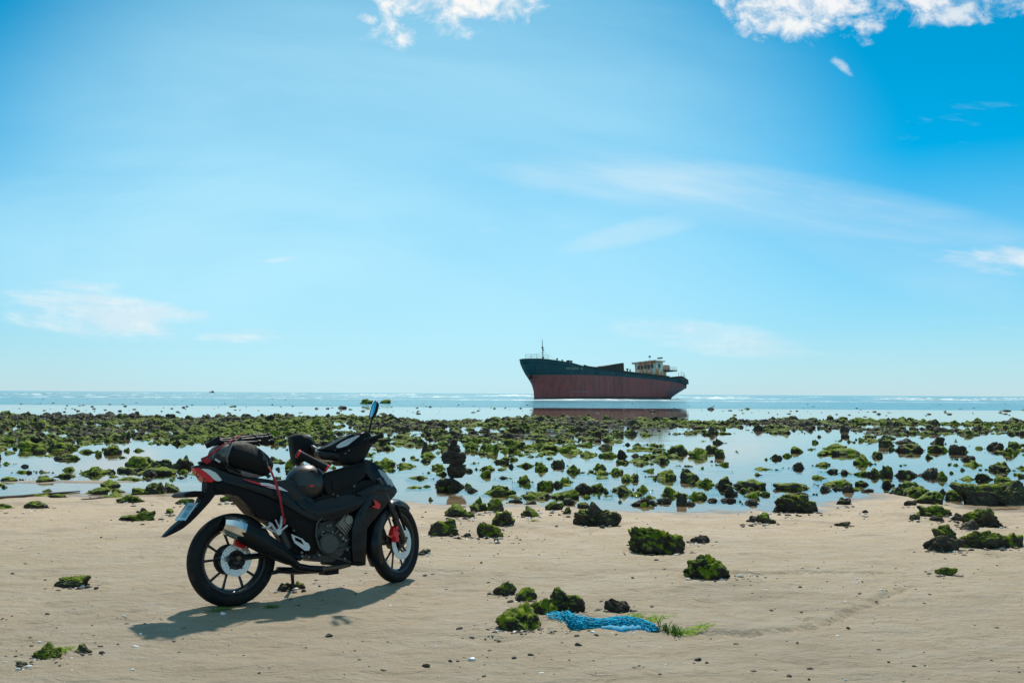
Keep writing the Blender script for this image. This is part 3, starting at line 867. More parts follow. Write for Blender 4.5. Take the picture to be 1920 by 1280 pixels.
# ------------------------------------------------------------------ the rest of the reef: density read off the photograph
OPEN_WATER = [  # clear water in the photograph: centre x, y, radii
    (160, 862, 210, 14), (240, 835, 55, 10), (420, 850, 50, 10), (60, 893, 200, 14), (300, 912, 210, 10), (800, 905, 90, 34), (900, 868, 70, 14), (1070, 868, 90, 16), (1000, 895, 90, 8),
    (1230, 880, 60, 12), (1430, 860, 150, 36), (1400, 826, 110, 14), (1500, 905, 45, 34), (1640, 850, 60, 16), (1760, 858, 80, 16), (1870, 870, 90, 14), (1850, 828, 110, 12), (1720, 905, 60, 12),
    (1560, 815, 60, 8), (450, 868, 70, 10), (560, 850, 60, 8), (760, 850, 40, 8), (270, 808, 60, 5), (90, 815, 40, 6), (640, 803, 20, 6), (880, 803, 60, 6), (1220, 805, 70, 7), (1390, 806, 50, 5),
    (1150, 840, 30, 8), (1700, 830, 30, 8), (1810, 800, 60, 5), (720, 815, 30, 5), (980, 830, 40, 5)]
def field_density(u, v):
    """how likely a rock stands at this place of the reef flat (0..1)"""
    if v < 783:
        return 0.0
    base = np.interp(v, [776, 786, 798, 806, 820, 850, 885, 930, 945], [0.9, 1.0, 0.72, 0.46, 0.36, 0.27, 0.17, 0.08, 0.0])
    if u < 1240 and 797 < v < 868:
        base *= 1.55
    if u > 1240:
        base *= np.interp(v, [780, 798, 815, 850], [1.0, 0.75, 0.62, 0.75])
    for (cx, cy, rx, ry) in OPEN_WATER:
        q = ((u - cx) / rx) ** 2 + ((v - cy) / ry) ** 2
        if q < 1:
            base *= 0.09
        elif q < 1.7:
            base *= 0.5
    return base

taken = [px_box(r) for r in POOL_ROCKS + SAND_ROCKS + CAIRN] + [px_box(WALL_ROCK)]
rng = random.Random(21)
def project(p):
    q = CAM_ROT.transposed() @ (Vector(p) - CAM_P)
    return 960 + F * q.x / -q.z, 640 - F * q.y / -q.z
def gapn(x, y):                   # water lanes winding through the rocks, more across than along the view
    return float(vnoise(np.array([[x * 0.16, y * 0.42, 0.3]]), 71)[0]) + 0.4 * float(vnoise(np.array([[x * 0.5, y * 1.1, 0.7]]), 72)[0])
cands = []
tries = 0
y_far = at_ground(960, 783).y
while len(cands) < 11500 and tries < 90000:
    tries += 1
    Y = 13.0 + (y_far - 13.0) * rng.random() ** 0.92
    X = (rng.random() * 2 - 1) * (Y * 0.56 + 1)
    u, v = project((X, Y, WL))
    v_ = v - (u - 960) * 11 / 1920.0 + 6 * math.sin(u * 0.013) * (1 if v < 800 else 0)
    if rng.random() > field_density(u, v if v > 800 else v_):
        continue
    if any(b_[0] - 2 < u < b_[2] + 2 and b_[1] < v < b_[3] + 6 for b_ in taken):
        continue
    s = min(0.70, 0.08 + 0.16 * rng.expovariate(1.2) ** 1.25)
    if v > 850:
        s = min(s, 0.30)
    if v < 800:
        s = min(0.55, s * 0.82)
    if v < 850 and gapn(X, Y) < (-0.34 if v < 797 else -0.22):
        continue
    if v > 800:
        s = min(s, 0.44)
    cands.append((s / Y, X, Y, s, u, v))
# thinner scatter further out, in the still and the ruffled shallows
for _ in range(260):
    v = rng.choice([rng.uniform(750, 776), rng.uniform(756, 776), rng.uniform(762, 778)])
    u = rng.uniform(-60, 1980)
    p = on_plane(u, v + (u - 960) * 11 / 1920.0, WL)
    s = rng.uniform(0.10, 0.38) * (1.0 if rng.random() < 0.9 else 2.0)
    cands.append((s / p.y * 0.5, p.x, p.y, s, u, v))
for r in POOL_ROCKS + CAIRN[:1]:                      # rubble at the foot of each rock in the pools
    x0, y0, x1, y1 = px_box(r)
    g = at_ground((x0 + x1) / 2, y1)
    wd = (x1 - x0) / F * g.y
    for k in range(rng.randrange(3, 9)):
        a = rng.uniform(0, 6.28); rr = wd * rng.uniform(0.35, 0.95)
        X, Y = g.x + math.cos(a) * rr, g.y + 0.35 * wd + math.sin(a) * rr * 0.9
        s = wd * rng.uniform(0.08, 0.30)
        u, v = project((X, Y, WL))
        cands.append((s / Y * 0.3, X, Y, s, u, v))
cands.sort(reverse=True)
LEVEL3 = [rock_shape(3, 4000 + k * 5, rough=1.35, taper=0.35) for k in range(24)]
LEVEL2 = [rock_shape(2, 5000 + k * 5, rough=1.5, taper=0.35) for k in range(24)]
LEVEL4 = []
for k in range(14):
    p, f = rock_shape(4, 6000 + k * 5)
    me = bpy.data.meshes.new('reef_rock')
    me.from_pydata(p.tolist(), [], f.tolist()); me.update(); me.shade_smooth()
    me.materials.append(mossmat)
    LEVEL4.append(me)
def moss_at(X, Y, v):
    nz = float(vnoise(np.array([[X * 0.22, Y * 0.12, 0.0]]), 91)[0])
    base = np.interp(v, [776, 784, 800, 840, 900], [0.08, 0.26, 0.44, 0.54, 0.60])
    return float(np.clip(base + 0.28 * nz + rng.uniform(-0.18, 0.18), 0.02, 0.95))
def far_label(u, v, moss):
    look = 'green' if moss > 0.45 else 'dark bare'
    side = ('left of the motorcycle' if u < 360 else 'behind the motorcycle' if u < 780 else 'between motorcycle and ship' if u < 1000 else 'in front of the ship' if u < 1300 else 'right of the ship')
    zone = 'far shallows' if v < 777 else 'far rock bank' if v < 800 else 'middle reef flat'
    return f'{look} rock in the {zone} {side}', f'{look} rocks in the {zone} {side}'
LIMIT = 300 - individual - len(SAND_ROCKS) - len(CAIRN)
VV, FF, MM = [], [], []
nv = 0
for k, (key, X, Y, s, u, v) in enumerate(cands):
    moss = moss_at(X, Y, v)
    hgt = s * (rng.choice([rng.uniform(0.12, 0.3), rng.uniform(0.25, 0.6)]) if v > 778 else rng.uniform(0.12, 0.34))
    wx, wy = s * rng.uniform(0.9, 1.5), s * rng.uniform(0.8, 1.2)
    th = rng.uniform(0, 6.28)
    if k < LIMIT:
        o = bpy.data.objects.new('reef_rock', LEVEL4[k % 14])
        COL.objects.link(o)
        o.location = (X, Y, WL - 0.05); o.rotation_euler = (0, 0, th); o.scale = (wx, wy, hgt)
        o['moss'] = moss
        l_, g_ = far_label(u, v, moss)
        tag(o, l_, 'rock', g_)
        continue
    p, f = (LEVEL3 if s / Y > 0.0100 else LEVEL2)[rng.randrange(24)]
    c, s_ = math.cos(th), math.sin(th)
    q = p * np.array([wx, wy, hgt + 0.05])
    q = np.stack([q[:, 0] * c - q[:, 1] * s_ + X, q[:, 0] * s_ + q[:, 1] * c + Y, q[:, 2] + WL - 0.05], 1)
    VV.append(q); FF.append(f + nv); MM.append(np.full(len(q), moss)); nv += len(q)
VV, FF, MM = np.concatenate(VV), np.concatenate(FF), np.concatenate(MM)
rub = link_mesh('reef_rubble', VV.tolist(), FF.tolist(), MATS['reef_rubble'], smooth=None)
at_ = rub.data.attributes.new('moss', 'FLOAT', 'POINT')
at_.data.foreach_set('value', MM.astype(np.float32))
tag(rub, 'countless small dark and mossy stones covering the reef flat', 'rocks', kind='stuff')

# two weed-covered heads far out
def weed_clump(name, u0, u1, v0, v1, label, moss):
    p = on_plane((u0 + u1) / 2, v1, WL)
    wd = (u1 - u0) / F * p.y; ht = (v1 - v0) / F * p.y
    q, f = rock_shape(4, int(u0), boxy=1.0, rough=1.0)
    o = link_mesh(name, q * np.array([wd, wd * 0.7, ht]), f, mossmat, smooth=180)
    o.location = (p.x, p.y + 0.5, WL - 0.02); o['moss'] = moss
    tag(o, label, 'rock', 'weed-topped rocks far out')
weed_clump('weedy_rock', 673, 698, 747, 757, 'pale green weedy rock left of the motorcycle mirror', 0.85)
weed_clump('weedy_rock', 710, 732, 748, 756, 'pale green weedy rock right of the motorcycle mirror', 0.95)

# ------------------------------------------------------------------ the ground sheet
def lines(*spans):
    out = []
    for a, b, st in spans:
        n_ = max(1, int(round((b - a) / st)))
        out += [a + (b - a) * k / n_ for k in range(n_)]
    return out + [spans[-1][1]]
xs = [-9000, -4000, -1500, -500, -200, -80, -40, -20] + lines((-12, -7, 0.2), (-7, 7, 0.034), (7, 12, 0.2)) + [20, 40, 80, 200, 500, 1500, 4000, 9000]
ys = [-30, -12, -5, -1] + lines((1, 3, 0.25), (3.0, 9, 0.03), (9, 17, 0.07), (17, 30, 0.5)) + [35, 42, 52, 65, 80, 110, 160, 250, 400, 800, 1600, 3500, 7000, 12000]
GX, GY = np.meshgrid(np.array(xs, float), np.array(ys, float))
H = height(GX.ravel(), GY.ravel())
H = np.where(GY.ravel() > 90, H - np.clip((GY.ravel() - 90) * 0.01, 0, 3), H)
nx_, ny_ = len(xs), len(ys)
idx = np.arange(nx_ * ny_).reshape(ny_, nx_)
faces = np.stack([idx[:-1, :-1], idx[:-1, 1:], idx[1:, 1:], idx[1:, :-1]], -1).reshape(-1, 4)
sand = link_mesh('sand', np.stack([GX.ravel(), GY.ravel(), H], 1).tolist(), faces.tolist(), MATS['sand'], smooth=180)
tag(sand, 'pale damp beach sand sloping into the tidal pools', 'sand', kind='structure')
_XS, _YS, _HG = np.array(xs, float), np.array(ys, float), H.reshape(ny_, nx_)
def ground_z(x, y):              # from here on: read the finished sheet
    i = min(max(int(np.searchsorted(_XS, x)) - 1, 0), nx_ - 2); j = min(max(int(np.searchsorted(_YS, y)) - 1, 0), ny_ - 2)
    tx, ty = (x - _XS[i]) / (_XS[i + 1] - _XS[i]), (y - _YS[j]) / (_YS[j + 1] - _YS[j])
    return float((_HG[j, i] * (1 - tx) + _HG[j, i + 1] * tx) * (1 - ty) + (_HG[j + 1, i] * (1 - tx) + _HG[j + 1, i + 1] * tx) * ty)

# ------------------------------------------------------------------ water
Y_SEA = on_plane(960, 764, WL).y        # where the still pool ends and the ruffled shallows begin
def sheet(name, xl, yl_, z, mat, label):
    A, B = np.meshgrid(np.array(xl, float), np.array(yl_, float))
    idx = np.arange(A.size).reshape(A.shape)
    fc = np.stack([idx[:-1, :-1], idx[:-1, 1:], idx[1:, 1:], idx[1:, :-1]], -1).reshape(-1, 4)
    o = link_mesh(name, np.stack([A.ravel(), B.ravel(), np.full(A.size, z)], 1).tolist(), fc.tolist(), mat, smooth=180)
    return tag(o, label, 'water', kind='structure')
sheet('pool_water', [-9000, -60, 0, 60, 9000], [6.0, 12, 30, 60, Y_SEA], WL, MATS['pool_water'], 'still shallow tidal water mirroring the sky between the rocks')
sheet('sea', [-14000, -3000, -500, 0, 500, 3000, 14000], [Y_SEA, 160, 250, 500, 1500, 5000, 16000], WL - 0.001, MATS['sea_water'], 'ruffled blue sea reaching to the horizon')
# low breaking waves
def breaker(Yc, X0, X1, hgt, seed):
    n_ = int((X1 - X0) / 1.5)
    mb_v, mb_f = [], []
    xsn = np.linspace(X0, X1, n_)
    env = np.clip(fbm(np.stack([xsn * 0.035, np.full(n_, seed * 3.3), np.zeros(n_)], 1), 3, seed) * 1.6 + 0.35, 0.0, 1.2)
    wig = 7 * fbm(np.stack([xsn * 0.012, np.full(n_, seed * 1.7), np.zeros(n_)], 1), 3, seed + 3)
    jit = 0.25 * fbm(np.stack([xsn * 0.9, np.full(n_, 0.3), np.zeros(n_)], 1), 2, seed + 7)
    prof = [(-2.2, -0.05), (-1.2, 0.35), (-0.5, 0.85), (0.0, 1.0), (0.8, 0.8), (2.0, 0.3), (3.2, -0.05)]
    for k in range(n_):
        hh = hgt * env[k] * (1 + jit[k])
        for a, b_ in prof:
            mb_v.append((xsn[k], Yc + wig[k] + a * 1.2, WL + (b_ * hh if b_ > 0 else -0.02)))
    L = len(prof)
    for k in range(n_ - 1):
        for j in range(L - 1):
            mb_f.append((k * L + j, (k + 1) * L + j, (k + 1) * L + j + 1, k * L + j + 1))
    return mb_v, mb_f
mb = MB()
for k, (Yc, hh) in enumerate([(215, .10), (243, .18), (345, .26), (420, .34), (560, .42), (760, .5)]):
    v_, f_ = breaker(Yc, -Yc * 0.62, Yc * 0.62, hh, 11 + k * 4)
    mb.add(v_, f_)
surf = mb.build('surf', MATS['foam'], smooth=180, fix=False)
tag(surf, 'low white breaking waves along the outer reef', 'surf', kind='stuff')

# ------------------------------------------------------------------ the stranded ship
def ship_materials():
    m, n, b = material('hull_paint')
    tcn = n.new('ShaderNodeTexCoord')
    ob = tcn.outputs['Object']
    x, y, z = n.sep(ob)
    uvm = n.new('ShaderNodeAttribute', attribute_name='band', attribute_type='GEOMETRY')
    streak = n.noise(n.mapping(ob, scale=(1.0, 1.0, 0.09)), 0.9, 6, 0.65)
    fine = n.noise(n.mapping(ob, scale=(1.6, 1.6, 0.05)), 2.2, 5, 0.6)
    blot = n.noise(ob, 0.35, 5, 0.6)
    red = n.mix(n.ramp(streak, 0.3, 0.7), (0.36, 0.074, 0.066), (0.50, 0.115, 0.098))
    red = n.mix(n.ramp(blot, 0.45, 0.7, 0, 0.55), red, (0.23, 0.095, 0.095))
    red = n.mix(n.ramp(fine, 0.60, 0.75, 0, 0.6), red, (0.075, 0.042, 0.042))
    pale = n.m('MULTIPLY', n.ramp(x, 50, 58), n.ramp(fine, 0.35, 0.6, 0.15, 0.75))
    pale = n.m('MULTIPLY', pale, n.ramp(z, 4.5, 2.0))
    red = n.mix(pale, red, (0.22, 0.19, 0.22))
    teal = n.mix(n.ramp(blot, 0.35, 0.7), (0.009, 0.056, 0.072), (0.016, 0.084, 0.100))
    teal = n.mix(n.ramp(streak, 0.52, 0.70, 0, 0.55), teal, (0.055, 0.05, 0.045))
    c = n.mix(n.ramp(uvm.outputs['Fac'], 0.46, 0.54), red, teal)
    # weed and slime at the waterline
    slime = n.m('ADD', z, n.m('MULTIPLY', blot, 1.0))
    c = n.mix(n.ramp(slime, 1.2, 0.7, 0, 0.85), c, (0.035, 0.045, 0.028))
    c = n.mix(n.m('MULTIPLY', n.ramp(fine, 0.54, 0.66, 0, 0.6), n.ramp(x, 0, 20, 0.35, 1.0)), c, (0.19, 0.085, 0.04))
    c = n.mix(n.ramp(n.noise(n.mapping(ob, scale=(0.5, 0.5, 0.05)), 2.4, 4, 0.6), 0.58, 0.68, 0, 0.4), c, (0.07, 0.045, 0.045))
    n.put(b.inputs['Base Color'], c)
    b.inputs['Roughness'].default_value = 0.65
    n.put(b.inputs['Normal'], n.bump(n.noise(n.mapping(ob, scale=(1, 1, 0.4)), 0.7, 4, 0.5), 0.5, 0.15))
    MATS['hull_paint'] = m
    def rusty(name, col, amount, rust=(0.32, 0.11, 0.03)):
        m, n, b = material(name)
        tcn = n.new('ShaderNodeTexCoord')
        ob = tcn.outputs['Object']
        a = n.noise(n.mapping(ob, scale=(1, 1, 0.35)), 0.8, 7, 0.68)
        f_ = n.noise(n.mapping(ob, scale=(1.4, 1.4, 0.12)), 2.0, 5, 0.6)
        c = n.mix(n.ramp(a, 0.62 - amount, 0.70 - amount * 0.6), col, rust)
        c = n.mix(n.ramp(f_, 0.55, 0.75, 0, 0.6), c, tuple(q * 0.5 for q in rust))
        n.put(b.inputs['Base Color'], c)
        b.inputs['Roughness'].default_value = 0.75
        MATS[name] = m
    rusty('house_paint', (0.85, 0.82, 0.72), 0.22, (0.72, 0.27, 0.08))
    rusty('roof_paint', (0.72, 0.40, 0.28), 0.2, (0.62, 0.20, 0.08))
    rusty('deck_steel', (0.050, 0.040, 0.034), 0.2, (0.085, 0.045, 0.028))
    rusty('bulwark_paint', (0.028, 0.050, 0.052), 0.22, (0.075, 0.055, 0.035))
    rusty('mast_paint', (0.12, 0.09, 0.075), 0.1, (0.10, 0.05, 0.03))
    rusty('rail_grey', (0.30, 0.32, 0.33), 0.1)
    simple('ship_glass', (0.02, 0.03, 0.032), 0.12)
    simple('ship_letter', (0.36, 0.30, 0.20), 0.7)
    simple('ship_letter_pale', (0.36, 0.28, 0.29), 0.7)
    simple('anchor_black', (0.02, 0.02, 0.02), 0.7)
ship_materials()

SHIP_YB = 262.0
AX = Vector((0.727, 0.686, 0)).normalized()          # bow -> stern
SB = Vector((AX.y, -AX.x, 0))                        # towards the port side (faces the camera)
d_ = ray(1001.5, 740)
bow = Vector((CAM_P + d_ * (SHIP_YB / d_.y)).xy.to_3d()); bow.z = WL
heel = 4.0
SM = Matrix.Identity(3)
SM.col[0] = AX; SM.col[1] = -SB; SM.col[2] = Vector((0, 0, 1))   # x aft, y starboard, z up
SHIP_M = Matrix.Translation(bow) @ SM.to_4x4() @ Matrix.Rotation(R(-heel), 4, 'X') @ Matrix.Scale(0.955, 4)
ship = empty('cargo_ship', SHIP_M)
tag(ship, 'rusty red and teal cargo ship stranded on the reef', 'ship')

TOP_U = [-5.5, 0, 5, 10, 14, 17, 25, 35, 45, 53, 58, 62, 65, 68]
TOP_Z = [10.9, 10.7, 10.2, 9.7, 9.0, 8.4, 7.9, 7.2, 6.6, 6.2, 6.0, 5.6, 4.9, 3.9]
BAND_Z = [6.9, 6.5, 6.5, 6.5, 6.5, 6.5, 6.4, 6.1, 5.7, 5.2, 4.9, 4.5, 3.9, 3.0]
def top_z(u): return float(np.interp(u, TOP_U, TOP_Z))
def band_z(u): return float(np.interp(u, TOP_U, BAND_Z))
def stem_u(z): return float(np.interp(z, [-1.5, 4.2, 5.2, 6.3, 8.5, 10.9], [0.0, -0.1, -0.5, -1.2, -2.6, -4.2]))
def stern_u(z): return float(np.interp(z, [-1.5, 0.2, 1.2, 2.5, 3.6, 4.5, 6.0], [60.0, 61.5, 63.5, 66.0, 67.4, 67.8, 67.8]))
def half_b(t, zr, u):
    """half breadth: fuller at deck level than at the waterline"""
    deck = np.interp(u, [-4.2, -3.7, -2.6, -1, 2, 6, 11, 16, 55, 61, 65, 67.2, 67.8], [0, 1.3, 2.4, 3.5, 4.5, 5.1, 5.4, 5.5, 5.5, 5.0, 3.6, 1.6, 0])
    wl = np.interp(t, [0, 0.04, 0.10, 0.18, 0.28, 0.70, 0.82, 0.92, 1.0], [0, 0.9, 2.4, 4.3, 5.45, 5.5, 4.6, 2.6, 0.0])
    k = np.clip(zr, 0, 1) ** 1.25
    return float(wl * (1 - k) + deck * k)
NS, NL = 84, 20
hv, hf, band = [], [], []
for side in (-1, 1):
    base = len(hv)
    for i in range(NS + 1):
        t = i / NS
        for j in range(NL + 1):
            zr = j / NL
            zt = top_z(-5.2 + (73.0) * t)
            z = -1.5 + (zt + 1.5) * zr
            u0, u1 = stem_u(z), stern_u(z)
            tt = 0.5 - 0.5 * math.cos(math.pi * t) if False else t
            u = u0 + (u1 - u0) * tt
            zt2 = top_z(u)
            z = -1.5 + (zt2 + 1.5) * zr
            hbv = half_b(tt, max(0.0, z) / max(zt2, 1), u)
            if i in (0, NS):
                hbv = 0.0
            hv.append((u, side * hbv, z))
            band.append(0.5 + (z - band_z(u)) * 0.5)
    for i in range(NS):
        for j in range(NL):
            a = base + i * (NL + 1) + j
            q = (a, a + NL + 1, a + NL + 2, a + 1)
            hf.append(q if side < 0 else q[::-1])
hull = link_mesh('hull', hv, hf, MATS['hull_paint'], ship, None)
at_ = hull.data.attributes.new('band', 'FLOAT', 'POINT')
at_.data.foreach_set('value', np.clip(np.array(band, dtype=np.float32), -3, 4))
fix_normals(hull)
hull.data.shade_smooth(); hull.data.set_sharp_from_angle(angle=R(40))
# deck
dv, df = [], []
n_ = 60
for i in range(n_ + 1):
    u = -3.8 + (67.2 + 3.8) * i / n_
    b_ = half_b(min(1, max(0, (u) / 62)), 1.0, u) - 0.12
    z = top_z(u) - (1.0 if u < 14 else 0.9)
    dv += [(u, -b_, z), (u, b_, z)]
    if i:
        df.append((2 * i - 2, 2 * i - 1, 2 * i + 1, 2 * i))
link_mesh('deck', dv, df, MATS['deck_steel'], ship, None)
# bulwark rail along the top edge, one each side
for side in (-1, 1):
    pts = []
    for i in range(70):
        u = -4.15 + (67.6 + 4.15) * i / 69
        pts.append((u, side * half_b(0.5, 1.0, u), top_z(u) + 0.05))
    MB().tube(pts, 0.13, 6).build('bulwark_rail', MATS['bulwark_paint'], ship)
# side frames (stanchions) of the open bulwark amidships
for k in range(36):
    u = 18 + k * 0.98
    MB().box((u, -5.42, top_z(u) + 0.35), (0.14, 0.14, 0.65)).build('bulwark_post', MATS['bulwark_paint'], ship, None)
pl = MB()
pts = [(u, -5.36, top_z(u) + 0.1) for u in np.linspace(15, 54, 40)]
vs, fs = [], []
for k, p in enumerate(pts):
    vs += [(p[0], p[1], p[2] - 0.3), (p[0], p[1], p[2] + 0.55), (p[0], p[1] + 0.08, p[2] - 0.3), (p[0], p[1] + 0.08, p[2] + 0.55)]
    if k:
        a = 4 * (k - 1); c = 4 * k
        fs += [(a, c, c + 1, a + 1), (a + 2, a + 3, c + 3, c + 2), (a + 1, c + 1, c + 3, a + 3)]
pl.add(vs, fs).build('bulwark_plate', MATS['bulwark_paint'], ship, None)
# hatch coaming
co = MB()
vs, fs = [], []
for k, (u, z1) in enumerate([(13.5, 9.1), (17, 8.9), (22, 9.0), (27, 9.6), (31, 10.2), (33.5, 10.5), (34.2, 10.5)]):
    z0 = top_z(u) - 0.9
    hb_ = 3.9
    vs += [(u, -hb_, z0), (u, -hb_, z1), (u, hb_, z1 - 0.15), (u, hb_, z0)]
    if k:
        a, c = 4 * (k - 1), 4 * k
        fs += [(a, c, c + 1, a + 1), (a + 1, c + 1, c + 2, a + 2), (a + 2, c + 2, c + 3, a + 3)]
fs += [(0, 1, 2, 3), (24, 27, 26, 25)]
co.add(vs, fs).build('hatch_coaming', MATS['deck_steel'], ship, 30)
MB().box((43, 0, top_z(43) - 0.1), (16, 7.6, 1.5)).build('aft_hatch', MATS['deck_steel'], ship, None)
for u, z_, s in ((6.5, 10.7, .5), (8.6, 10.4, .45), (11, 9.9, .9), (12.2, 10.0, .7), (36.5, 8.4, .6), (37.8, 8.3, .45), (24, 9.0, .4)):
    w_ = MB()
    w_.tube([(u, -3.2, z_ - 1.6), (u, -3.2, z_ + s * 0.4)], s * 0.35, 8)
    w_.tube([(u, -3.2, z_ + s * 0.4), (u, -3.2, z_ + s * 0.9)], s * 0.6, 8)
    w_.build('deck_vent', MATS['bulwark_paint'], ship)
# bow rail
br = MB()
rail = [(-3.7, -1.2), (-2.6, -2.2), (-1.2, -3.0), (0.4, -3.7), (2.0, -4.2)]
for k, (u, y) in enumerate(rail):
    br.tube([(u, y, top_z(u)), (u, y, top_z(u) + 1.25)], 0.05, 5)
for dz_ in (0.65, 1.25):
    br.tube([(u, y, top_z(u) + dz_) for u, y in rail], 0.05, 5)
br.build('bow_rail', MATS['rail_grey'], ship)
# foremast with its stays
fm = MB()
fm.tube([(4.2, 0, 9.2), (4.2, 0, 12.8), (4.2, 0, 16.6)], [0.16, 0.12, 0.07], 8)
fm.tube([(4.2, -0.6, 13.0), (4.2, 0.6, 13.0)], 0.05, 5)
fm.box((4.0, -0.2, 14.3), (0.45, 0.35, 0.5)); fm.box((4.3, -0.1, 13.7), (0.4, 0.4, 0.3)); fm.box((4.2, 0, 11.6), (0.4, 0.4, 0.5))
fm.build('mast', MATS['mast_paint'], ship)
for e in ((-3.0, 0, 10.8), (11.5, 0, 10.0)):
    MB().tube([(4.2, 0, 13.4), e], 0.018, 4).build('stay_wire', MATS['mast_paint'], ship)
# anchor under the bow and hawse pipe
an = MB()
an.box((-1.6, -0.55, 5.9), (0.8, 0.5, 0.9)); an.tube([(-1.5, -0.6, 6.5), (-1.1, -1.0, 7.2)], 0.14, 6)
an.build('anchor', MATS['anchor_black'], ship)
# name on the bow and draught notes low on the hull: worn, unreadable strokes
def glyphs(name, mat, u0, z0, h, w_, pattern, gap):
    u = u0
    for k, ch in enumerate(pattern):
        if ch == ' ':
            u += w_ * 0.7; continue
        g = MB()
        def stroke(a, b_, c, d__):
            def P(uu, zz):
                t_ = np.clip(uu / 62, 0, 1)
                return (uu, -half_b(t_, zz / top_z(uu), uu) - 0.14, zz)
            g.add([P(u + a * w_, z0 + b_ * h), P(u + c * w_, z0 + b_ * h), P(u + c * w_, z0 + d__ * h), P(u + a * w_, z0 + d__ * h)], [(0, 1, 2, 3)])
        for st in {'H': ((0, 0, .28, 1), (.6, 0, .88, 1), (.28, .38, .6, .62)), 'I': ((.3, 0, .6, 1),), 'E': ((0, 0, .28, 1), (.28, .78, .85, 1), (.28, .4, .7, .6), (.28, 0, .85, .22)),
                   'D': ((0, 0, .28, 1), (.6, .1, .88, .9), (.28, .8, .6, 1), (.28, 0, .6, .2)), 'L': ((0, 0, .28, 1), (.28, 0, .85, .22)), '8': ((0, 0, .28, 1), (.6, 0, .88, 1), (.28, .82, .6, 1), (.28, .42, .6, .58), (.28, 0, .6, .18))}[ch]:
            stroke(*st)
        g.build(name, mat, ship, None, fix=False)
        u += w_ * gap
glyphs('hull_letter', MATS['ship_letter'], 8.2, 7.95, 0.62, 0.62, 'HHIEDHI 8', 1.15)
glyphs('draught_mark', MATS['ship_letter_pale'], 10.6, 1.55, 0.34, 0.42, 'IEDHIDE DEH', 1.2)

# bridge house
BU = 49.2
bz0 = top_z(BU) - 0.9
house = MB()
hv_ = [(BU, -4.3, bz0), (BU, 4.3, bz0), (BU + 4.6, 4.3, bz0), (BU + 4.6, -4.3, bz0), (BU, -4.3, 11.2), (BU, 4.3, 11.2), (BU + 3.2, 4.3, 11.2), (BU + 3.2, -4.3, 11.2), (BU + 3.2, -4.3, 8.3), (BU + 3.2, 4.3, 8.3), (BU + 4.6, -4.3, 8.3), (BU + 4.6, 4.3, 8.3)]
hf_ = [(0, 1, 5, 4), (0, 4, 7, 8, 10, 3), (1, 2, 11, 9, 6, 5), (4, 5, 6, 7), (7, 6, 9, 8), (8, 9, 11, 10), (3, 10, 11, 2)]
wall = house.add(hv_, hf_).build('bridge_house', MATS['house_paint'], ship, None)
MB().box((BU + 1.5, 0, 11.36), (4.4, 9.8, 0.26)).build('bridge_roof', MATS['roof_paint'], ship, None)
MB().box((BU - 0.72, 0, 11.62), (0.10, 9.8, 0.26)).build('roof_fascia', MATS['house_paint'], ship, None)
for k in range(5):
    y = -2.55 + k * 1.35 - 0.1
    fr = MB().box((BU - 0.06, y, 10.0), (0.10, 1.12, 1.36)).build('window', MATS['house_paint'], ship, None)
    o = MB().box((BU - 0.115, y, 10.0), (0.06, 0.94, 1.18)).build('pane', MATS['ship_glass'], fr, None)
for k in range(1):
    fr = MB().box((BU + 1.2 + k * 2.0, -4.35, 10.0), (1.3, 0.10, 1.2)).build('window', MATS['house_paint'], ship, None)
    MB().box((BU + 1.2 + k * 2.0, -4.41, 10.0), (1.1, 0.06, 1.0)).build('pane', MATS['ship_glass'], fr, None)
MB().box((BU + 2.0, -4.36, 7.2), (0.9, 0.08, 1.9)).build('house_door', MATS['roof_paint'], ship, None)
# lower front of the house: a companion and ladder
MB().box((BU - 0.5, -1.0, 7.2), (0.9, 1.6, 1.7)).build('deck_locker', MATS['roof_paint'], ship, None)
MB().box((BU - 1.6, 3.2, 7.6), (2.2, 2.2, 1.3)).build('deck_house', MATS['house_paint'], ship, None)
# bridge wing / boat deck behind
MB().add([(BU + 3.3, -5.2, 8.35), (BU + 8.5, -5.6, 8.35), (BU + 8.5, 5.0, 8.35), (BU + 3.3, 5.0, 8.35), (BU + 3.3, -5.2, 8.7), (BU + 8.5, -5.6, 8.7), (BU + 8.5, 5.0, 8.7), (BU + 3.3, 5.0, 8.7)],
         [(0, 3, 2, 1), (4, 5, 6, 7), (0, 1, 5, 4), (1, 2, 6, 5), (2, 3, 7, 6), (3, 0, 4, 7)]).build('boat_deck', MATS['bulwark_paint'], ship, None)
MB().box((BU + 5.0, -3.0, 9.5), (2.4, 3.0, 1.6)).build('funnel_casing', MATS['roof_paint'], ship, None)
MB().box((BU + 4.2, -4.6, 9.2), (1.6, 0.3, 1.0)).build('wing_screen', MATS['roof_paint'], ship, None)
rl = MB()
for k in range(6):
    u = BU + 3.4 + k * 1.0
    rl.tube([(u, -5.3, 8.6), (u, -5.3, 9.6)], 0.05, 5)
rl.tube([(BU + 3.4, -5.3, 9.6), (BU + 8.4, -5.3, 9.6)], 0.05, 5); rl.tube([(BU + 3.4, -5.3, 9.1), (BU + 8.4, -5.3, 9.1)], 0.04, 5)
rl.build('boat_deck_rail', MATS['rail_grey'], ship)
for (u, y, z0, z1, r) in ((BU + 1.5, -0.6, 11.4, 13.1, 0.06), (BU + 2.4, -3.4, 11.4, 12.3, 0.05), (BU + 3.2, -3.6, 11.4, 12.6, 0.05), (BU + 11.5, -3.8, 5.0, 8.1, 0.07)):
    MB().tube([(u, y, z0), (u, y, z1)], r, 6).build('antenna_pole', MATS['mast_paint'], ship)
MB().box((BU + 1.5, -0.6, 13.2), (0.5, 0.6, 0.4)).build('lamp_box', MATS['mast_paint'], ship, None)
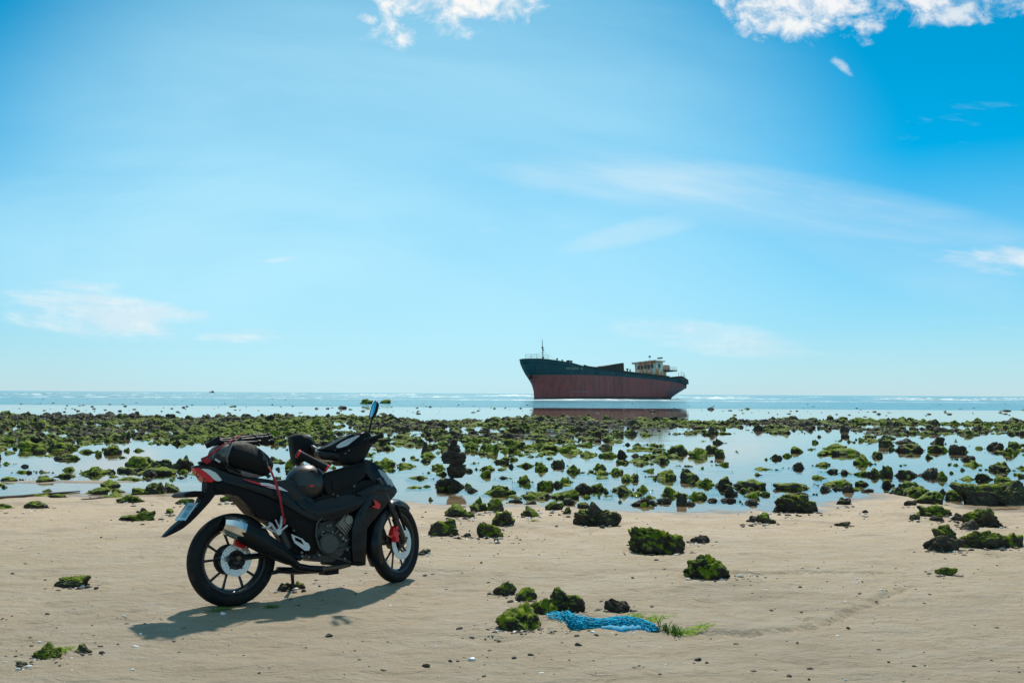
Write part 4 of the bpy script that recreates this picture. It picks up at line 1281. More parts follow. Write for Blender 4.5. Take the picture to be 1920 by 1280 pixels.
MB().box((BU + 3.0, -3.4, 12.5), (0.3, 1.9, 0.4)).build('radar_bar', MATS['mast_paint'], ship, None)
# poop canopy and stern rail
MB().add([(BU + 10, -4.6, 5.0), (BU + 17, -3.4, 4.6), (BU + 17, 3.4, 4.6), (BU + 10, 4.6, 5.0), (BU + 10, -4.2, 6.9), (BU + 13, -4.0, 7.1), (BU + 17.4, -3.0, 6.0), (BU + 17.4, 3.0, 6.0), (BU + 13, 4.0, 7.1), (BU + 10, 4.2, 6.9)],
         [(0, 1, 6, 5, 4), (1, 2, 7, 6), (2, 3, 9, 8, 7), (4, 5, 8, 9), (5, 6, 7, 8), (0, 4, 9, 3)]).build('poop_canopy', MATS['deck_steel'], ship, None)
sr = MB()
srp = [(BU + 11.5, -4.7), (BU + 13.5, -4.2), (BU + 15.3, -3.3), (BU + 16.8, -2.2), (BU + 17.5, 0.0)]
for u, y in srp:
    sr.tube([(u, y, top_z(u) - 0.2), (u, y, top_z(u) + 2.6)], 0.05, 5)
for dz_ in (1.9, 2.6):
    sr.tube([(u, y, top_z(u) + dz_) for u, y in srp], 0.04, 5)
sr.build('stern_rail', MATS['rail_grey'], ship)
# rust stains' sources: discharge pipe stubs along the side
for u in (20, 29, 47.5, 52.5):
    MB().tube([(u, -5.45, band_z(u) + 0.55), (u, -5.62, band_z(u) + 0.5)], 0.22, 8).build('side_scupper', MATS['anchor_black'], ship)
# white water along the waterline of the hull
wv, wf = [], []
n_ = 120
rs = np.random.RandomState(5)
for i in range(n_ + 1):
    u = -1.5 + 63 * i / n_
    hb_ = half_b(np.clip(u / 61, 0, 1), 0.0, u) + 0.05
    p0 = bow + AX * u + SB * hb_; ww = 1.0 + 2.2 * abs(math.sin(i * 0.31) * math.sin(i * 0.117 + 1)); p1 = p0 + SB * ww
    hgt = 0.04 + 0.14 * rs.rand() * abs(math.sin(i * 0.23))
    wv += [(p0.x, p0.y, WL + hgt), (p1.x, p1.y, WL - 0.02)]
    if i:
        wf.append((2 * i - 2, 2 * i - 1, 2 * i + 1, 2 * i))
wash = link_mesh('hull_wash', wv, wf, MATS['foam'], smooth=180)
tag(wash, 'white wash of water along the ship side', 'surf', kind='stuff')

# a fishing boat on the horizon
d_ = ray(397, 736.2)
fb = empty('fishing_boat', Matrix.Translation(Vector(((CAM_P + d_ * (1500 / d_.y)).x, 1500, WL))))
tag(fb, 'tiny dark fishing boat on the far left horizon', 'boat')
hb_ = MB()
hb_.add([(-4.5, 0, 1.7), (-3, -1.3, 1.1), (3.5, -1.3, 1.0), (4.5, 0, 1.4), (3.5, 1.3, 1.0), (-3, 1.3, 1.1), (-3.6, 0, -0.2), (-2.5, -0.8, -0.2), (3.2, -0.9, -0.2), (4.0, 0, -0.2), (3.2, .9, -.2), (-2.5, .8, -.2)],
        [(0, 1, 7, 6), (1, 2, 8, 7), (2, 3, 9, 8), (3, 4, 10, 9), (4, 5, 11, 10), (5, 0, 6, 11), (0, 5, 4, 3, 2, 1)])
hb_.build('hull', MATS['bulwark_paint'], fb, None)
MB().box((1.2, 0, 2.0), (2.4, 1.7, 2.0)).build('cabin', MATS['mast_paint'], fb, None)
MB().tube([(-1.5, 0, 1), (-1.5, 0, 4.2)], 0.09, 6).build('mast', MATS['mast_paint'], fb)

# ------------------------------------------------------------------ the motorcycle
RW_R, FW_R = 0.300, 0.288
P_REAR = on_plane(437, 1133, 0.0)
P_FRONT = on_plane(747, 1091, 0.0)
head = (P_FRONT - P_REAR); head.z = 0
WHEELBASE = head.length
hx = head.normalized()
left = Vector((-hx.y, hx.x, 0))
LEAN = 6.0
def frame(origin, fwd, lean):
    lf = Vector((-fwd.y, fwd.x, 0))
    up = Vector((0, 0, 1)) * math.cos(R(lean)) + lf * math.sin(R(lean))
    l2 = lf * math.cos(R(lean)) - Vector((0, 0, 1)) * math.sin(R(lean))
    m = Matrix.Identity(4)
    for k in range(3):
        m[k][0], m[k][1], m[k][2], m[k][3] = fwd[k], l2[k], up[k], origin[k]
    return m
P_REAR.z = ground_z(P_REAR.x, P_REAR.y) - 0.004
P_FRONT.z = ground_z(P_FRONT.x, P_FRONT.y) - 0.004
BM = frame(P_REAR, hx, LEAN)
STEER = 24.0
fdir = Matrix.Rotation(R(STEER), 3, 'Z') @ hx
FM = frame(P_FRONT, fdir, LEAN + 1.0)
BMI = BM.inverted()
FX = BMI @ FM                     # front-wheel frame -> body frame

def px_local(M, u, v, y):
    """pixel -> point of the lateral plane y of a frame"""
    MI = M.inverted()
    o = MI @ CAM_P
    d = MI.to_3x3() @ ray(u, v)
    return o + d * ((y - o.y) / d.y)
def Zp(zx, zy):
    return 290 + zx * 540.0 / 1646.0, 730 + zy * 420.0 / 1280.0
def BP(zx, zy, y=0.0):
    u, v = Zp(zx, zy)
    return px_local(BM, u, v, y)
def FPF(zx, zy, y=0.0):           # in the front frame itself
    u, v = Zp(zx, zy)
    return px_local(FM, u, v, y)
def FP(zx, zy, y=0.0):            # front plane point, in body coordinates
    return FX @ FPF(zx, zy, y)

bike = empty('motorcycle', BM)
tag(bike, 'black motorcycle with red details parked on the sand', 'motorcycle')

def chaikin(pts, n=1, keep=0.2):
    for _ in range(n):
        out = []
        for a, b_ in zip(pts, pts[1:] + pts[:1]):
            out.append(tuple(p * (1 - keep) + q * keep for p, q in zip(a, b_)))
            out.append(tuple(p * keep + q * (1 - keep) for p, q in zip(a, b_)))
        pts = out
    return pts

def fill2d(outline, step, holes=()):
    """triangulate a 2D outline with inner grid points: points, faces, outline index loop"""
    pts = [Vector(p) for p in outline]
    loops = [list(range(len(pts)))]
    for h in holes:
        k = len(pts)
        pts += [Vector(p) for p in h]
        loops.append(list(range(k, len(pts))))
    def inside(p, poly):
        r_, n = False, len(poly)
        for i in range(n):
            a, b_ = poly[i], poly[i - 1]
            if (a[1] > p[1]) != (b_[1] > p[1]) and p[0] < (b_[0] - a[0]) * (p[1] - a[1]) / (b_[1] - a[1]) + a[0]:
                r_ = not r_
        return r_
    nb = len(pts)
    if step:
        x0, x1 = min(p[0] for p in outline), max(p[0] for p in outline)
        y0, y1 = min(p[1] for p in outline), max(p[1] for p in outline)
        yy_ = y0 + step * 0.5; row = 0
        while yy_ < y1:
            xx_ = x0 + step * (0.5 if row % 2 else 0.99)
            while xx_ < x1:
                if inside((xx_, yy_), outline) and min((Vector((xx_, yy_)) - p).length for p in pts[:nb]) > step * 0.45:
                    pts.append(Vector((xx_, yy_)))
                xx_ += step
            yy_ += step * 0.87; row += 1
    edges = [(l[i], l[(i + 1) % len(l)]) for l in loops for i in range(len(l))]
    V_, E_, F_, ov, oe, of = delaunay_2d_cdt(pts, edges, [], 0, 1e-6)
    keep = []
    for f in F_:
        c = sum((V_[i] for i in f), Vector((0, 0))) / len(f)
        if inside(c, outline) and not any(inside(c, h) for h in holes):
            keep.append(tuple(f))
    return V_, keep

def solid(name, pts, mat, bulge=0.02, fall=0.03, parent=None, step=0.035, yc=0.0, inner=None, smooth_n=1, M='B', sharp=38, keep_=0.2):
    """moulded body piece: pts = (zx, zy, half width); symmetric about the plane y = yc, its faces swelling outwards.
    inner: if given the piece is only the right-hand shell between y = -(w) and y = -(w - inner)"""
    conv = (lambda a, b_, y: BP(a, b_, y)) if M == 'B' else (lambda a, b_, y: FPF(a, b_, y))
    pts = chaikin([tuple(float(q) for q in p) for p in pts], smooth_n, keep_) if smooth_n else [tuple(float(q) for q in p) for p in pts]
    loc = [conv(p[0], p[1], yc - p[2]) for p in pts]
    ws = np.array([p[2] for p in pts])
    out2 = [(p.x, p.z) for p in loc]
    V_, keep = fill2d(out2, step)
    O = np.array(out2); Vn = np.array([v_[:] for v_ in V_])
    # distance to the outline and interpolated half width
    D = np.full(len(Vn), 1e9)
    for a, b_ in zip(O, np.roll(O, -1, axis=0)):
        ab = b_ - a; L2 = max(1e-12, ab @ ab)
        t = np.clip(((Vn - a) @ ab) / L2, 0, 1)
        D = np.minimum(D, np.linalg.norm(Vn - a - t[:, None] * ab, axis=1))
    d2 = ((Vn[:, None, :] - O[None, :, :]) ** 2).sum(2) + 1e-6
    wgt = 1 / d2 ** 1.5
    W = (wgt * ws[None, :]).sum(1) / wgt.sum(1)
    B_ = bulge * (1 - np.exp(-(D / fall) ** 1.3))
    n0 = len(Vn)
    right = [(Vn[i][0], yc - (W[i] + B_[i]), Vn[i][1]) for i in range(n0)]
    if inner is None:
        other = [(Vn[i][0], yc + (W[i] + B_[i]), Vn[i][1]) for i in range(n0)]
    else:
        other = [(Vn[i][0], yc - (W[i] + B_[i]) + inner, Vn[i][1]) for i in range(n0)]
    faces = [f for f in keep] + [tuple(i + n0 for i in reversed(f)) for f in keep]
    cnt = {}
    for f in keep:
        for i in range(len(f)):
            e = (f[i], f[(i + 1) % len(f)])
            cnt[tuple(sorted(e))] = cnt.get(tuple(sorted(e)), []) + [e]
    for e in cnt.values():
        if len(e) == 1:
            a, b_ = e[0]
            faces.append((b_, a, a + n0, b_ + n0))
    mb = MB().add(right + other, faces)
    return mb.build(name, mat, parent or bike, sharp, xf=(FX if M == 'F' else None))

m_ = MATS
# --- wheels
def wheel(M, axle_local, radius, tw, rim_r, name, disc_side, disc_r, parent, label=None):
    """M: frame -> body. tyre width tw, rim edge radius rim_r"""
    c = Vector(axle_local)
    hw = tw / 2
    tyre = MB()
    prof = []
    for k in range(13):                       # round crown
        a = math.pi * (k / 12.0)
        prof.append((radius - hw * 0.92 + hw * 0.92 * math.sin(a), -hw * math.cos(a)))
    prof += [(rim_r + 0.004, hw * 0.72), (rim_r, hw * 0.60), (rim_r, -hw * 0.60), (rim_r + 0.004, -hw * 0.72)]
    tyre.lathe(prof, c, (0, 1, 0), 72)
    rim = MB()
    rp = [(rim_r + 0.002, -hw * .66), (rim_r - 0.012, -hw * .62), (rim_r - 0.022, -hw * .35), (rim_r - 0.028, 0), (rim_r - 0.022, hw * .35), (rim_r - 0.012, hw * .62), (rim_r + .002, hw * .66), (rim_r + .002, hw * .3), (rim_r + .002, -hw * .3)]
    rim.lathe(rp, c, (0, 1, 0), 72)
    rim.lathe([(0.012, -0.05), (0.045, -0.05), (0.05, -0.03), (0.05, 0.03), (0.045, 0.05), (0.012, 0.05)], c, (0, 1, 0), 32)
    for k in range(5):                        # five pairs of spokes
        a0 = 2 * math.pi * k / 5 + 0.32
        for s in (-1, 1):
            a1 = a0 + s * 0.07; a2 = a0 + s * 0.27
            p1 = c + Vector((math.cos(a1) * 0.045, 0, math.sin(a1) * 0.045))
            p2 = c + Vector((math.cos(a2) * (rim_r - 0.02), 0, math.sin(a2) * (rim_r - 0.02)))
            rim.tube([p1, p1.lerp(p2, 0.5), p2], [0.0085, 0.0050, 0.0062], 6, True, 1.7)
    w_o = rim.build(name, m_['rim_black'], parent, 40, xf=M)
    tyre.build('tyre', m_['rubber'], w_o, 50, xf=M)
    # tread grooves as shallow bars are below a pixel: left to the rubber's relief. brake disc with real holes:
    ring = [(math.cos(2 * math.pi * k / 60) * disc_r, math.sin(2 * math.pi * k / 60) * disc_r) for k in range(60)]
    holes = [[(math.cos(2 * math.pi * k / 40) * disc_r * .60, math.sin(2 * math.pi * k / 40) * disc_r * .60) for k in range(40)]]
    for k in range(22):
        for rr, of in ((0.72, 0.0), (0.90, 0.14)):
            a = 2 * math.pi * k / 22 + of
            holes.append([(math.cos(a) * disc_r * rr + 0.0035 * math.cos(q * 1.0472), math.sin(a) * disc_r * rr + 0.0035 * math.sin(q * 1.0472)) for q in range(6)])
    V_, keep = fill2d(ring, 0, holes)
    yd = disc_side
    n0 = len(V_)
    vs = [(c.x + v_[0], yd - 0.002, c.z + v_[1]) for v_ in V_] + [(c.x + v_[0], yd + 0.002, c.z + v_[1]) for v_ in V_]
    fs = [tuple(f) for f in keep] + [tuple(i + n0 for i in reversed(f)) for f in keep]
    MB().add(vs, fs).build('brake_disc', m_['disc_steel'], w_o, None, xf=M)
    cr = MB()
    for k in range(5):
        a = 2 * math.pi * k / 5
        cr.tube([(c.x + math.cos(a) * 0.02, yd + 0.006, c.z + math.sin(a) * 0.02), (c.x + math.cos(a + .25) * disc_r * .66, yd + 0.003, c.z + math.sin(a + .25) * disc_r * .66)], 0.010, 6)
    cr.lathe([(0.0, -0.012), (0.03, -0.012), (0.04, 0.0), (0.04, 0.03), (0.0, 0.03)], (c.x, yd, c.z), (0, 1, 0), 24, closed=False)
    cr.build('disc_carrier', m_['rim_black'], w_o, xf=M)
    return w_o
rear_w = wheel(Matrix.Identity(4), (0, 0, RW_R), RW_R, 0.118, 0.216, 'rear_wheel', -0.068, 0.105, bike)
front_w = wheel(FX, (0, 0, FW_R), FW_R, 0.092, 0.216, 'front_wheel', -0.058, 0.125, bike)
# sprocket and hub damper on the far side
MB().lathe([(0.03, 0.06), (0.10, 0.06), (0.10, 0.07), (0.03, 0.07)], (0, 0, RW_R), (0, 1, 0), 40).build('sprocket', m_['engine_grey'], rear_w)
MB().lathe([(0.02, -0.055), (0.075, -0.055), (0.08, -0.03), (0.08, 0.055), (0.02, 0.06)], (0, 0, RW_R), (0, 1, 0), 40).build('hub', m_['rim_black'], rear_w)

# --- tail
solid('side_panel', [(385, 522, .080), (440, 537, .088), (520, 562, .095), (640, 602, .105), (740, 652, .115), (840, 714, .125), (945, 748, .13), (940, 768, .125), (860, 745, .12), (790, 730, .115), (735, 770, .105), (640, 752, .10), (580, 712, .095), (520, 648, .09), (470, 604, .085), (420, 592, .08), (345, 575, .065), (345, 545, .065)], m_['plastic'], 0.012, 0.03)
solid('tail_cowl', [(213, 440, .022), (255, 430, .032), (320, 434, .05), (365, 448, .065), (430, 478, .09), (520, 500, .10), (640, 512, .112), (700, 537, .116), (760, 587, .124), (800, 642, .132), (850, 692, .14), (945, 738, .145), (935, 756, .142), (840, 716, .138), (740, 655, .13), (640, 604, .122), (520, 566, .11), (440, 541, .102), (390, 526, .09), (340, 478, .07), (260, 450, .04)], m_['paint'], 0.012, 0.022)
solid('seat', [(470, 490, .085), (560, 500, .09), (650, 512, .095), (710, 522, .10), (760, 512, .10), (800, 522, .105), (840, 560, .11), (880, 610, .11), (930, 640, .10), (900, 668, .11), (850, 690, .12), (800, 640, .12), (755, 585, .115), (700, 545, .105), (600, 530, .10), (500, 512, .09)], m_['seat_vinyl'], 0.022, 0.03)
solid('undertail', [(300, 520, .045), (350, 512, .06), (440, 545, .08), (500, 590, .08), (470, 610, .07), (420, 596, .06), (345, 604, .045), (300, 585, .045)], m_['plastic'], 0.01)
tl = solid('tail_light', [(220, 446, .024), (262, 449, .040), (300, 478, .055), (345, 520, .072), (318, 532, .065), (290, 520, .055), (255, 484, .038)], m_['tail_red'], 0.010, 0.015, step=0.02)
solid('clear_lens', [(262, 450, .048), (318, 456, .062), (355, 478, .075), (390, 518, .088), (362, 524, .085), (345, 518, .080), (305, 480, .064)], m_['tail_clear'], 0.006, 0.015, parent=tl, step=0.02, inner=0.012)
solid('rear_mudguard', [(278, 606, .045), (300, 572, .05), (345, 560, .055), (352, 596, .05), (310, 650, .05), (220, 746, .048), (160, 796, .045), (100, 826, .038), (50, 848, .026), (66, 828, .03), (128, 772, .042), (218, 704, .045), (258, 650, .045)], m_['plastic'], 0.010, 0.02)
solid('turn_signal', [(163, 606, .105), (182, 590, .11), (220, 578, .10), (275, 580, .06), (300, 592, .05), (262, 612, .06), (215, 616, .09), (180, 616, .105)], m_['plastic'], 0.008, 0.02, step=0.02)
# number plate: lies across the mudguard, tilted back
pt, pb = BP(218, 652, 0.0), BP(150, 748, 0.0)
pw = 0.085
nrm = (pt - pb).cross(Vector((0, 1, 0))).normalized()
if nrm.x > 0: nrm = -nrm
pl_c = [pt + Vector((0, pw, 0)), pt - Vector((0, pw, 0)), pb - Vector((0, pw, 0)), pb + Vector((0, pw, 0))]
mb = MB().add([p + nrm * 0.004 for p in pl_c] + [p + nrm * 0.001 for p in pl_c], [(0, 1, 2, 3), (7, 6, 5, 4), (0, 4, 5, 1), (1, 5, 6, 2), (2, 6, 7, 3), (3, 7, 4, 0)])
plate = mb.build('number_plate', m_['plate'], bike, None)
fr_ = MB()
for a, b_ in ((0, 1), (1, 2), (2, 3), (3, 0)):
    fr_.tube([pl_c[a] + nrm * .005, pl_c[b_] + nrm * .005], 0.004, 6)
fr_.build('plate_frame', m_['steel'], plate)
ink = MB()                                   # two rows of small worn characters, too small to read in the photograph
ey, ex = Vector((0, 1, 0)), (pt - pb)
def ink_bar(a, b_, c, d__):
    q = [pb + ex * zz + ey * yy_ * pw + nrm * .006 for yy_, zz in ((a, b_), (c, b_), (c, d__), (a, d__))]
    ink.add(q, [(0, 1, 2, 3)])
for row, (z0, z1, n_) in enumerate(((0.56, 0.86, 4), (0.14, 0.48, 5))):
    for k in range(n_):
        a = -0.72 + 1.44 * (k + 0.15) / n_; b2 = -0.72 + 1.44 * (k + 0.85) / n_; t_ = 0.07
        ink_bar(a, z0, a + t_, z1); ink_bar(b2 - t_, z0, b2, z1)
        ink_bar(a + t_, z1 - .05, b2 - t_, z1)
        if k % 2: ink_bar(a + t_, z0, b2 - t_, z0 + .05)
        else: ink_bar(a + t_, (z0 + z1) / 2 - .025, b2 - t_, (z0 + z1) / 2 + .025)
ink.build('plate_characters', m_['plate_ink'], plate, None, fix=False)
# side decal: white flash with red
def decal(name, pts, mat, parent=None, M='B', th=0.002):
    conv = BP if M == 'B' else FP
    vs = [conv(*p) for p in pts]
    n_ = len(vs)
    off = Vector((0, th, 0))
    return MB().add(vs + [v_ + off for v_ in vs], [tuple(range(n_)), tuple(range(2 * n_ - 1, n_ - 1, -1))] + [(i, (i + 1) % n_, (i + 1) % n_ + n_, i + n_) for i in range(n_)]).build(name, mat, parent or bike, None)
decal('white_flash', [(600, 531, -.138), (650, 534, -.140), (720, 556, -.144), (765, 584, -.148), (720, 574, -.148), (660, 562, -.146), (612, 546, -.142)], m_['white_decal'])
decal('red_flash', [(500, 508, -.128), (590, 530, -.136), (640, 545, -.141), (690, 562, -.147), (655, 556, -.146), (600, 545, -.142), (545, 526, -.134)], m_['red_paint'])

# --- middle
solid('frame_cover', [(745, 742, .10), (800, 722, .108), (900, 738, .115), (945, 762, .12), (930, 805, .115), (935, 880, .11), (925, 940, .10), (880, 950, .095), (850, 880, .10), (800, 815, .10)], m_['plastic'], 0.012, 0.03)
solid('center_cover', [(845, 610, .125), (900, 650, .13), (960, 628, .13), (1060, 606, .135), (1135, 596, .145), (1212, 618, .165), (1165, 680, .16), (1100, 712, .15), (1030, 742, .14), (945, 745, .143), (880, 712, .14), (845, 680, .135), (800, 635, .128)], m_['paint'], 0.014, 0.03)
solid('engine_case', [(920, 770, .075), (1020, 740, .08), (1130, 720, .085), (1150, 850, .085), (1140, 960, .08), (1050, 985, .075), (930, 985, .07), (850, 965, .07), (880, 900, .07)], m_['engine_grey'], 0.015, 0.03)
# lower fairing and front side fairing
solid('side_fairing', [(1130, 594, .150), (1215, 560, .150), (1290, 533, .145), (1340, 552, .125), (1388, 580, .095), (1372, 606, .105), (1312, 676, .135), (1246, 752, .15), (1213, 792, .158), (1210, 900, .150), (1206, 1006, .135), (1135, 986, .135), (1128, 900, .142), (1130, 800, .152), (1152, 716, .160), (1205, 632, .165), (1180, 606, .16)], m_['paint'], 0.012, 0.02, step=0.03, keep_=0.07)
solid('belly_pan', [(1010, 960, .07), (1060, 930, .08), (1130, 905, .12), (1206, 1000, .13), (1180, 1008, .12), (1080, 1000, .09), (1000, 1005, .07)], m_['plastic'], 0.008)
# second, overlapping blade of the fairing that catches the light
solid('fairing_blade', [(1142, 592, .170), (1220, 562, .172), (1292, 536, .160), (1384, 579, .108), (1352, 585, .128), (1290, 582, .158), (1215, 606, .176)], m_['paint'], 0.006, 0.015, inner=0.012, step=0.03)
wg = [(1254, 628, -.186), (1270, 638, -.183), (1291, 656, -.178), (1290, 668, -.178), (1284, 681, -.180), (1262, 676, -.184), (1240, 668, -.188), (1252, 664, -.187), (1262, 660, -.185), (1258, 648, -.186)]
decal('red_wing_emblem', wg, m_['red_paint'])
solid('inner_fairing', [(975, 600, .12), (1030, 585, .13), (1130, 548, .135), (1215, 512, .14), (1292, 531, .14), (1215, 562, .145), (1130, 596, .14), (1040, 612, .13), (960, 630, .12), (900, 655, .11), (920, 620, .11)], m_['plastic'], 0.008)
solid('nose_cowl', [(1190, 396, .06), (1225, 402, .075), (1262, 424, .085), (1298, 452, .09), (1345, 508, .09), (1372, 552, .085), (1390, 580, .08), (1340, 560, .12), (1290, 536, .135), (1240, 520, .13), (1205, 470, .10), (1192, 430, .075)], m_['paint'], 0.014, 0.025, step=0.03)
solid('headlight', [(1274, 452, .104), (1300, 462, .108), (1335, 496, .106), (1356, 526, .102), (1369, 554, .096), (1340, 548, .118), (1312, 532, .124), (1296, 492, .116)], m_['headlight_glass'], 0.010, 0.015, step=0.02)

# --- handlebar cover with instrument screen
solid('handlebar_cover', [(1050, 352, .05), (1105, 332, .055), (1150, 290, .055), (1190, 252, .045), (1214, 241, .038), (1240, 260, .035), (1252, 298, .03), (1228, 345, .03), (1206, 386, .035), (1186, 424, .04), (1120, 434, .05), (1068, 432, .055), (1050, 405, .055)], m_['plastic'], 0.016, 0.02, step=0.026, sharp=30)
solid('instrument_hood', [(958, 338, .05), (1010, 318, .052), (1062, 288, .05), (1105, 266, .045), (1140, 250, .04), (1214, 240, .035), (1200, 256, .05), (1150, 296, .066), (1108, 330, .072), (1060, 346, .072), (985, 346, .06)], m_['plastic'], 0.006, 0.012, step=0.02, sharp=30)
solid('lower_cowl', [(934, 352, .03), (985, 344, .04), (1052, 350, .05), (1058, 385, .05), (1050, 412, .045), (1000, 404, .04), (958, 402, .035), (936, 380, .03)], m_['paint'], 0.022, 0.025, step=0.02)
sc_ = [(1040, 324, -.080), (1068, 302, -.076), (1106, 282, -.072), (1166, 260, -.064), (1172, 264, -.066), (1140, 290, -.076), (1104, 318, -.083), (1070, 330, -.084), (1046, 334, -.083)]
decal('instrument_screen', sc_, m_['dash_screen'], th=0.012)
sv = MB()
sv.tube([BP(1060, 296, -.05), BP(1110, 268, -.03), BP(1175, 250, -.02), BP(1215, 240, -.02)], [0.006, 0.010, 0.010, 0.006], 6)
sv.build('screen_hood', m_['plastic'], bike)
g = MB(); g.tube([BP(1205, 292, -.12), BP(1238, 284, -.22)], 0.016, 10); g.tube([BP(1232, 284, -.22), BP(1262, 275, -.27), BP(1290, 264, -.33)], [0.018, 0.0175, 0.017], 12); g.tube([BP(1288, 264.5, -.325), BP(1298, 262, -.345)], 0.019, 12)
g.build('right_grip', m_['rubber'], bike)
g = MB(); g.box(BP(1232, 292, -.2), (0.05, 0.05, 0.05)); g.tube([BP(1238, 296, -.2), BP(1275, 290, -.24), BP(1310, 290, -.28), BP(1348, 285, -.33)], [0.009, 0.007, 0.006, 0.006], 8)
g.build('brake_lever', m_['tripod_black'], bike)
g = MB(); g.tube([BP(935, 352, .06), BP(900, 330, .22), BP(860, 318, .33)], 0.016, 10)
g.build('left_grip', m_['rubber'], bike)
g = MB(); g.box(BP(936, 352, .05), (0.035, 0.03, 0.035)); g.tube([BP(925, 335, .10), BP(905, 322, .2)], 0.006, 6)
g.build('lever_bracket', m_['alloy'], bike)
# mirror
mc = BP(1250, 115, -.22)
mi = BM.to_3x3().inverted()
v_c = (mi @ (BM @ mc - CAM_P)).normalized()          # away from the camera
c_r = mi @ (CAM_ROT @ Vector((1, 0, 0))); c_u = mi @ (CAM_ROT @ Vector((0, 1, 0)))
long_ax = (c_u * 0.93 + c_r * 0.30 + v_c * 0.15).normalized()
nm = (-v_c * 0.45 - c_r * 0.88 + c_u * 0.15)
nm = (nm - long_ax * nm.dot(long_ax)).normalized()
sh_ax = nm.cross(long_ax)
def mirror_shell(prof, n=28, a=0.066, b_=0.046):
    vs, fs = [], []
    for k in range(n):
        t = 2 * math.pi * k / n
        for (s_, d__) in prof:
            vs.append(mc + (long_ax * math.cos(t) * a + sh_ax * math.sin(t) * b_) * s_ + nm * d__)
    L = len(prof)
    for k in range(n):
        for j in range(L - 1):
            fs.append((k * L + j, k * L + j + 1, ((k + 1) % n) * L + j + 1, ((k + 1) % n) * L + j))
    return vs, fs
mo = MB().add(*mirror_shell([(0.93, 0.004), (1.0, 0.004), (1.03, -0.004), (0.85, -0.020), (0.4, -0.028), (0.01, -0.030)])).build('mirror', m_['plastic'], bike)
MB().add(*mirror_shell([(0.95, 0.0015), (0.5, 0.003), (0.01, 0.0035)])).build('mirror_glass', m_['mirror_glass'], mo)
MB().tube([mc - nm * 0.02 - long_ax * 0.03, BP(1240, 175, -.21), BP(1225, 245, -.17)], 0.0065, 8).build('mirror_stem', m_['plastic'], bike)

# --- front end (turned with the wheel)
ax_f = Vector((0, 0, FW_R))
fk_top = FPF(1352, 655, -.075)
for s in (-1, 1):
    f_ = MB()
    top = Vector((fk_top.x - 0.02, s * .075, fk_top.z))
    up2 = top + (top - ax_f).normalized() * 0.22; up2.y = s * .06
    ax_s = Vector((0.0, s * .078, FW_R))
    mid_ = ax_s.lerp(top, 0.62)
    f_.tube([ax_s + Vector((0, 0, -.012)), ax_s, mid_], [0.020, 0.026, 0.026], 12)
    f_.tube([mid_, top, up2], [0.017, 0.017, 0.017], 10)
    f_.build('fork_leg', m_['rim_black'], bike, xf=FX)
gd = FX.inverted() @ FX
lg = MB(); a_ = ax_f.lerp(fk_top, 0.30) + Vector((0.022, -.085, 0)); b2 = fk_top + Vector((0.030, -.02, -.005))
lg.tube([a_, a_.lerp(b2, .5), b2], [0.010, 0.014, 0.016], 8, True, 0.6)
lg.build('fork_guard', m_['paint'], bike, xf=FX)
# front mudguard: shell hugging the tyre
def arc_shell(name, r0, a0, a1, hw, mat, n=26, taper=None, th=0.006, parent=None, drop=0.045):
    vs, fs = [], []
    prof = [(-1.0, -drop), (-0.96, -drop * .35), (-0.75, -0.006), (-.35, 0.004), (0, 0.007), (.35, 0.004), (.75, -0.006), (.96, -drop * .35), (1.0, -drop)]
    for k in range(n + 1):
        t = a0 + (a1 - a0) * k / n
        h_ = hw * (taper(k / n) if taper else 1.0)
        for lay in (0, -th):
            for (yy_, dr) in prof:
                r_ = r0 + dr + lay
                vs.append((math.cos(t) * r_, yy_ * h_, FW_R + math.sin(t) * r_))
    L = len(prof) * 2; P_ = len(prof)
    for k in range(n):
        for j in range(P_ - 1):
            fs.append((k * L + j, k * L + j + 1, (k + 1) * L + j + 1, (k + 1) * L + j))
            fs.append((k * L + P_ + j, (k + 1) * L + P_ + j, (k + 1) * L + P_ + j + 1, k * L + P_ + j + 1))
        for j in (0, P_ - 1):
            fs.append((k * L + j, (k + 1) * L + j, (k + 1) * L + j + P_, k * L + j + P_))
    for k in (0, n):
        for j in range(P_ - 1):
            fs.append((k * L + j, k * L + j + P_, k * L + j + 1 + P_, k * L + j + 1))
    return MB().add(vs, fs).build(name, mat, parent or bike, 40, xf=FX)
arc_shell('front_mudguard', FW_R + 0.022, R(52), R(205), 0.062, m_['paint'], 34, lambda t: min(1.0, 0.70 + 1.5 * t) * (1.0 if t < .8 else 1 - (t - .8) * 0.9))
# front caliper and hose
cl = MB()
cc = FPF(1368, 826, -.075)
for (dx_, dz_, sx, sz) in ((0, 0, .060, .075), (-.026, .008, .03, .05), (.018, .042, .035, .035), (.01, -.036, .045, .03), (.03, .0, .02, .05)):
    cl.lathe([(0.001, -.018), (sx * .42, -.018), (sx * .5, -.010), (sx * .5, .022), (0.001, .022)], (cc.x + dx_, cc.y - .004, cc.z + dz_), (0, 1, 0), 10, closed=False)
cl.box((cc.x, cc.y + .002, cc.z + .002), (.075, .036, .06), Matrix.Rotation(R(35), 3, 'Y'))
cl.build('front_caliper', m_['red_paint'], bike, 30, xf=FX)
hs_ = MB(); hs_.tube([cc + Vector((.0, -.02, .05)), FPF(1372, 735, -.09), FPF(1345, 690, -.085), FPF(1335, 655, -.06)], 0.006, 7)
hs_.build('brake_hose', m_['rubber'], bike, xf=FX)
ab = MB(); ab.lathe([(0.001, -.1), (.016, -.1), (.018, -.085), (.018, .1), (.001, .1)], ax_f, (0, 1, 0), 12, closed=False)
ab.build('front_axle', m_['steel'], bike, xf=FX)

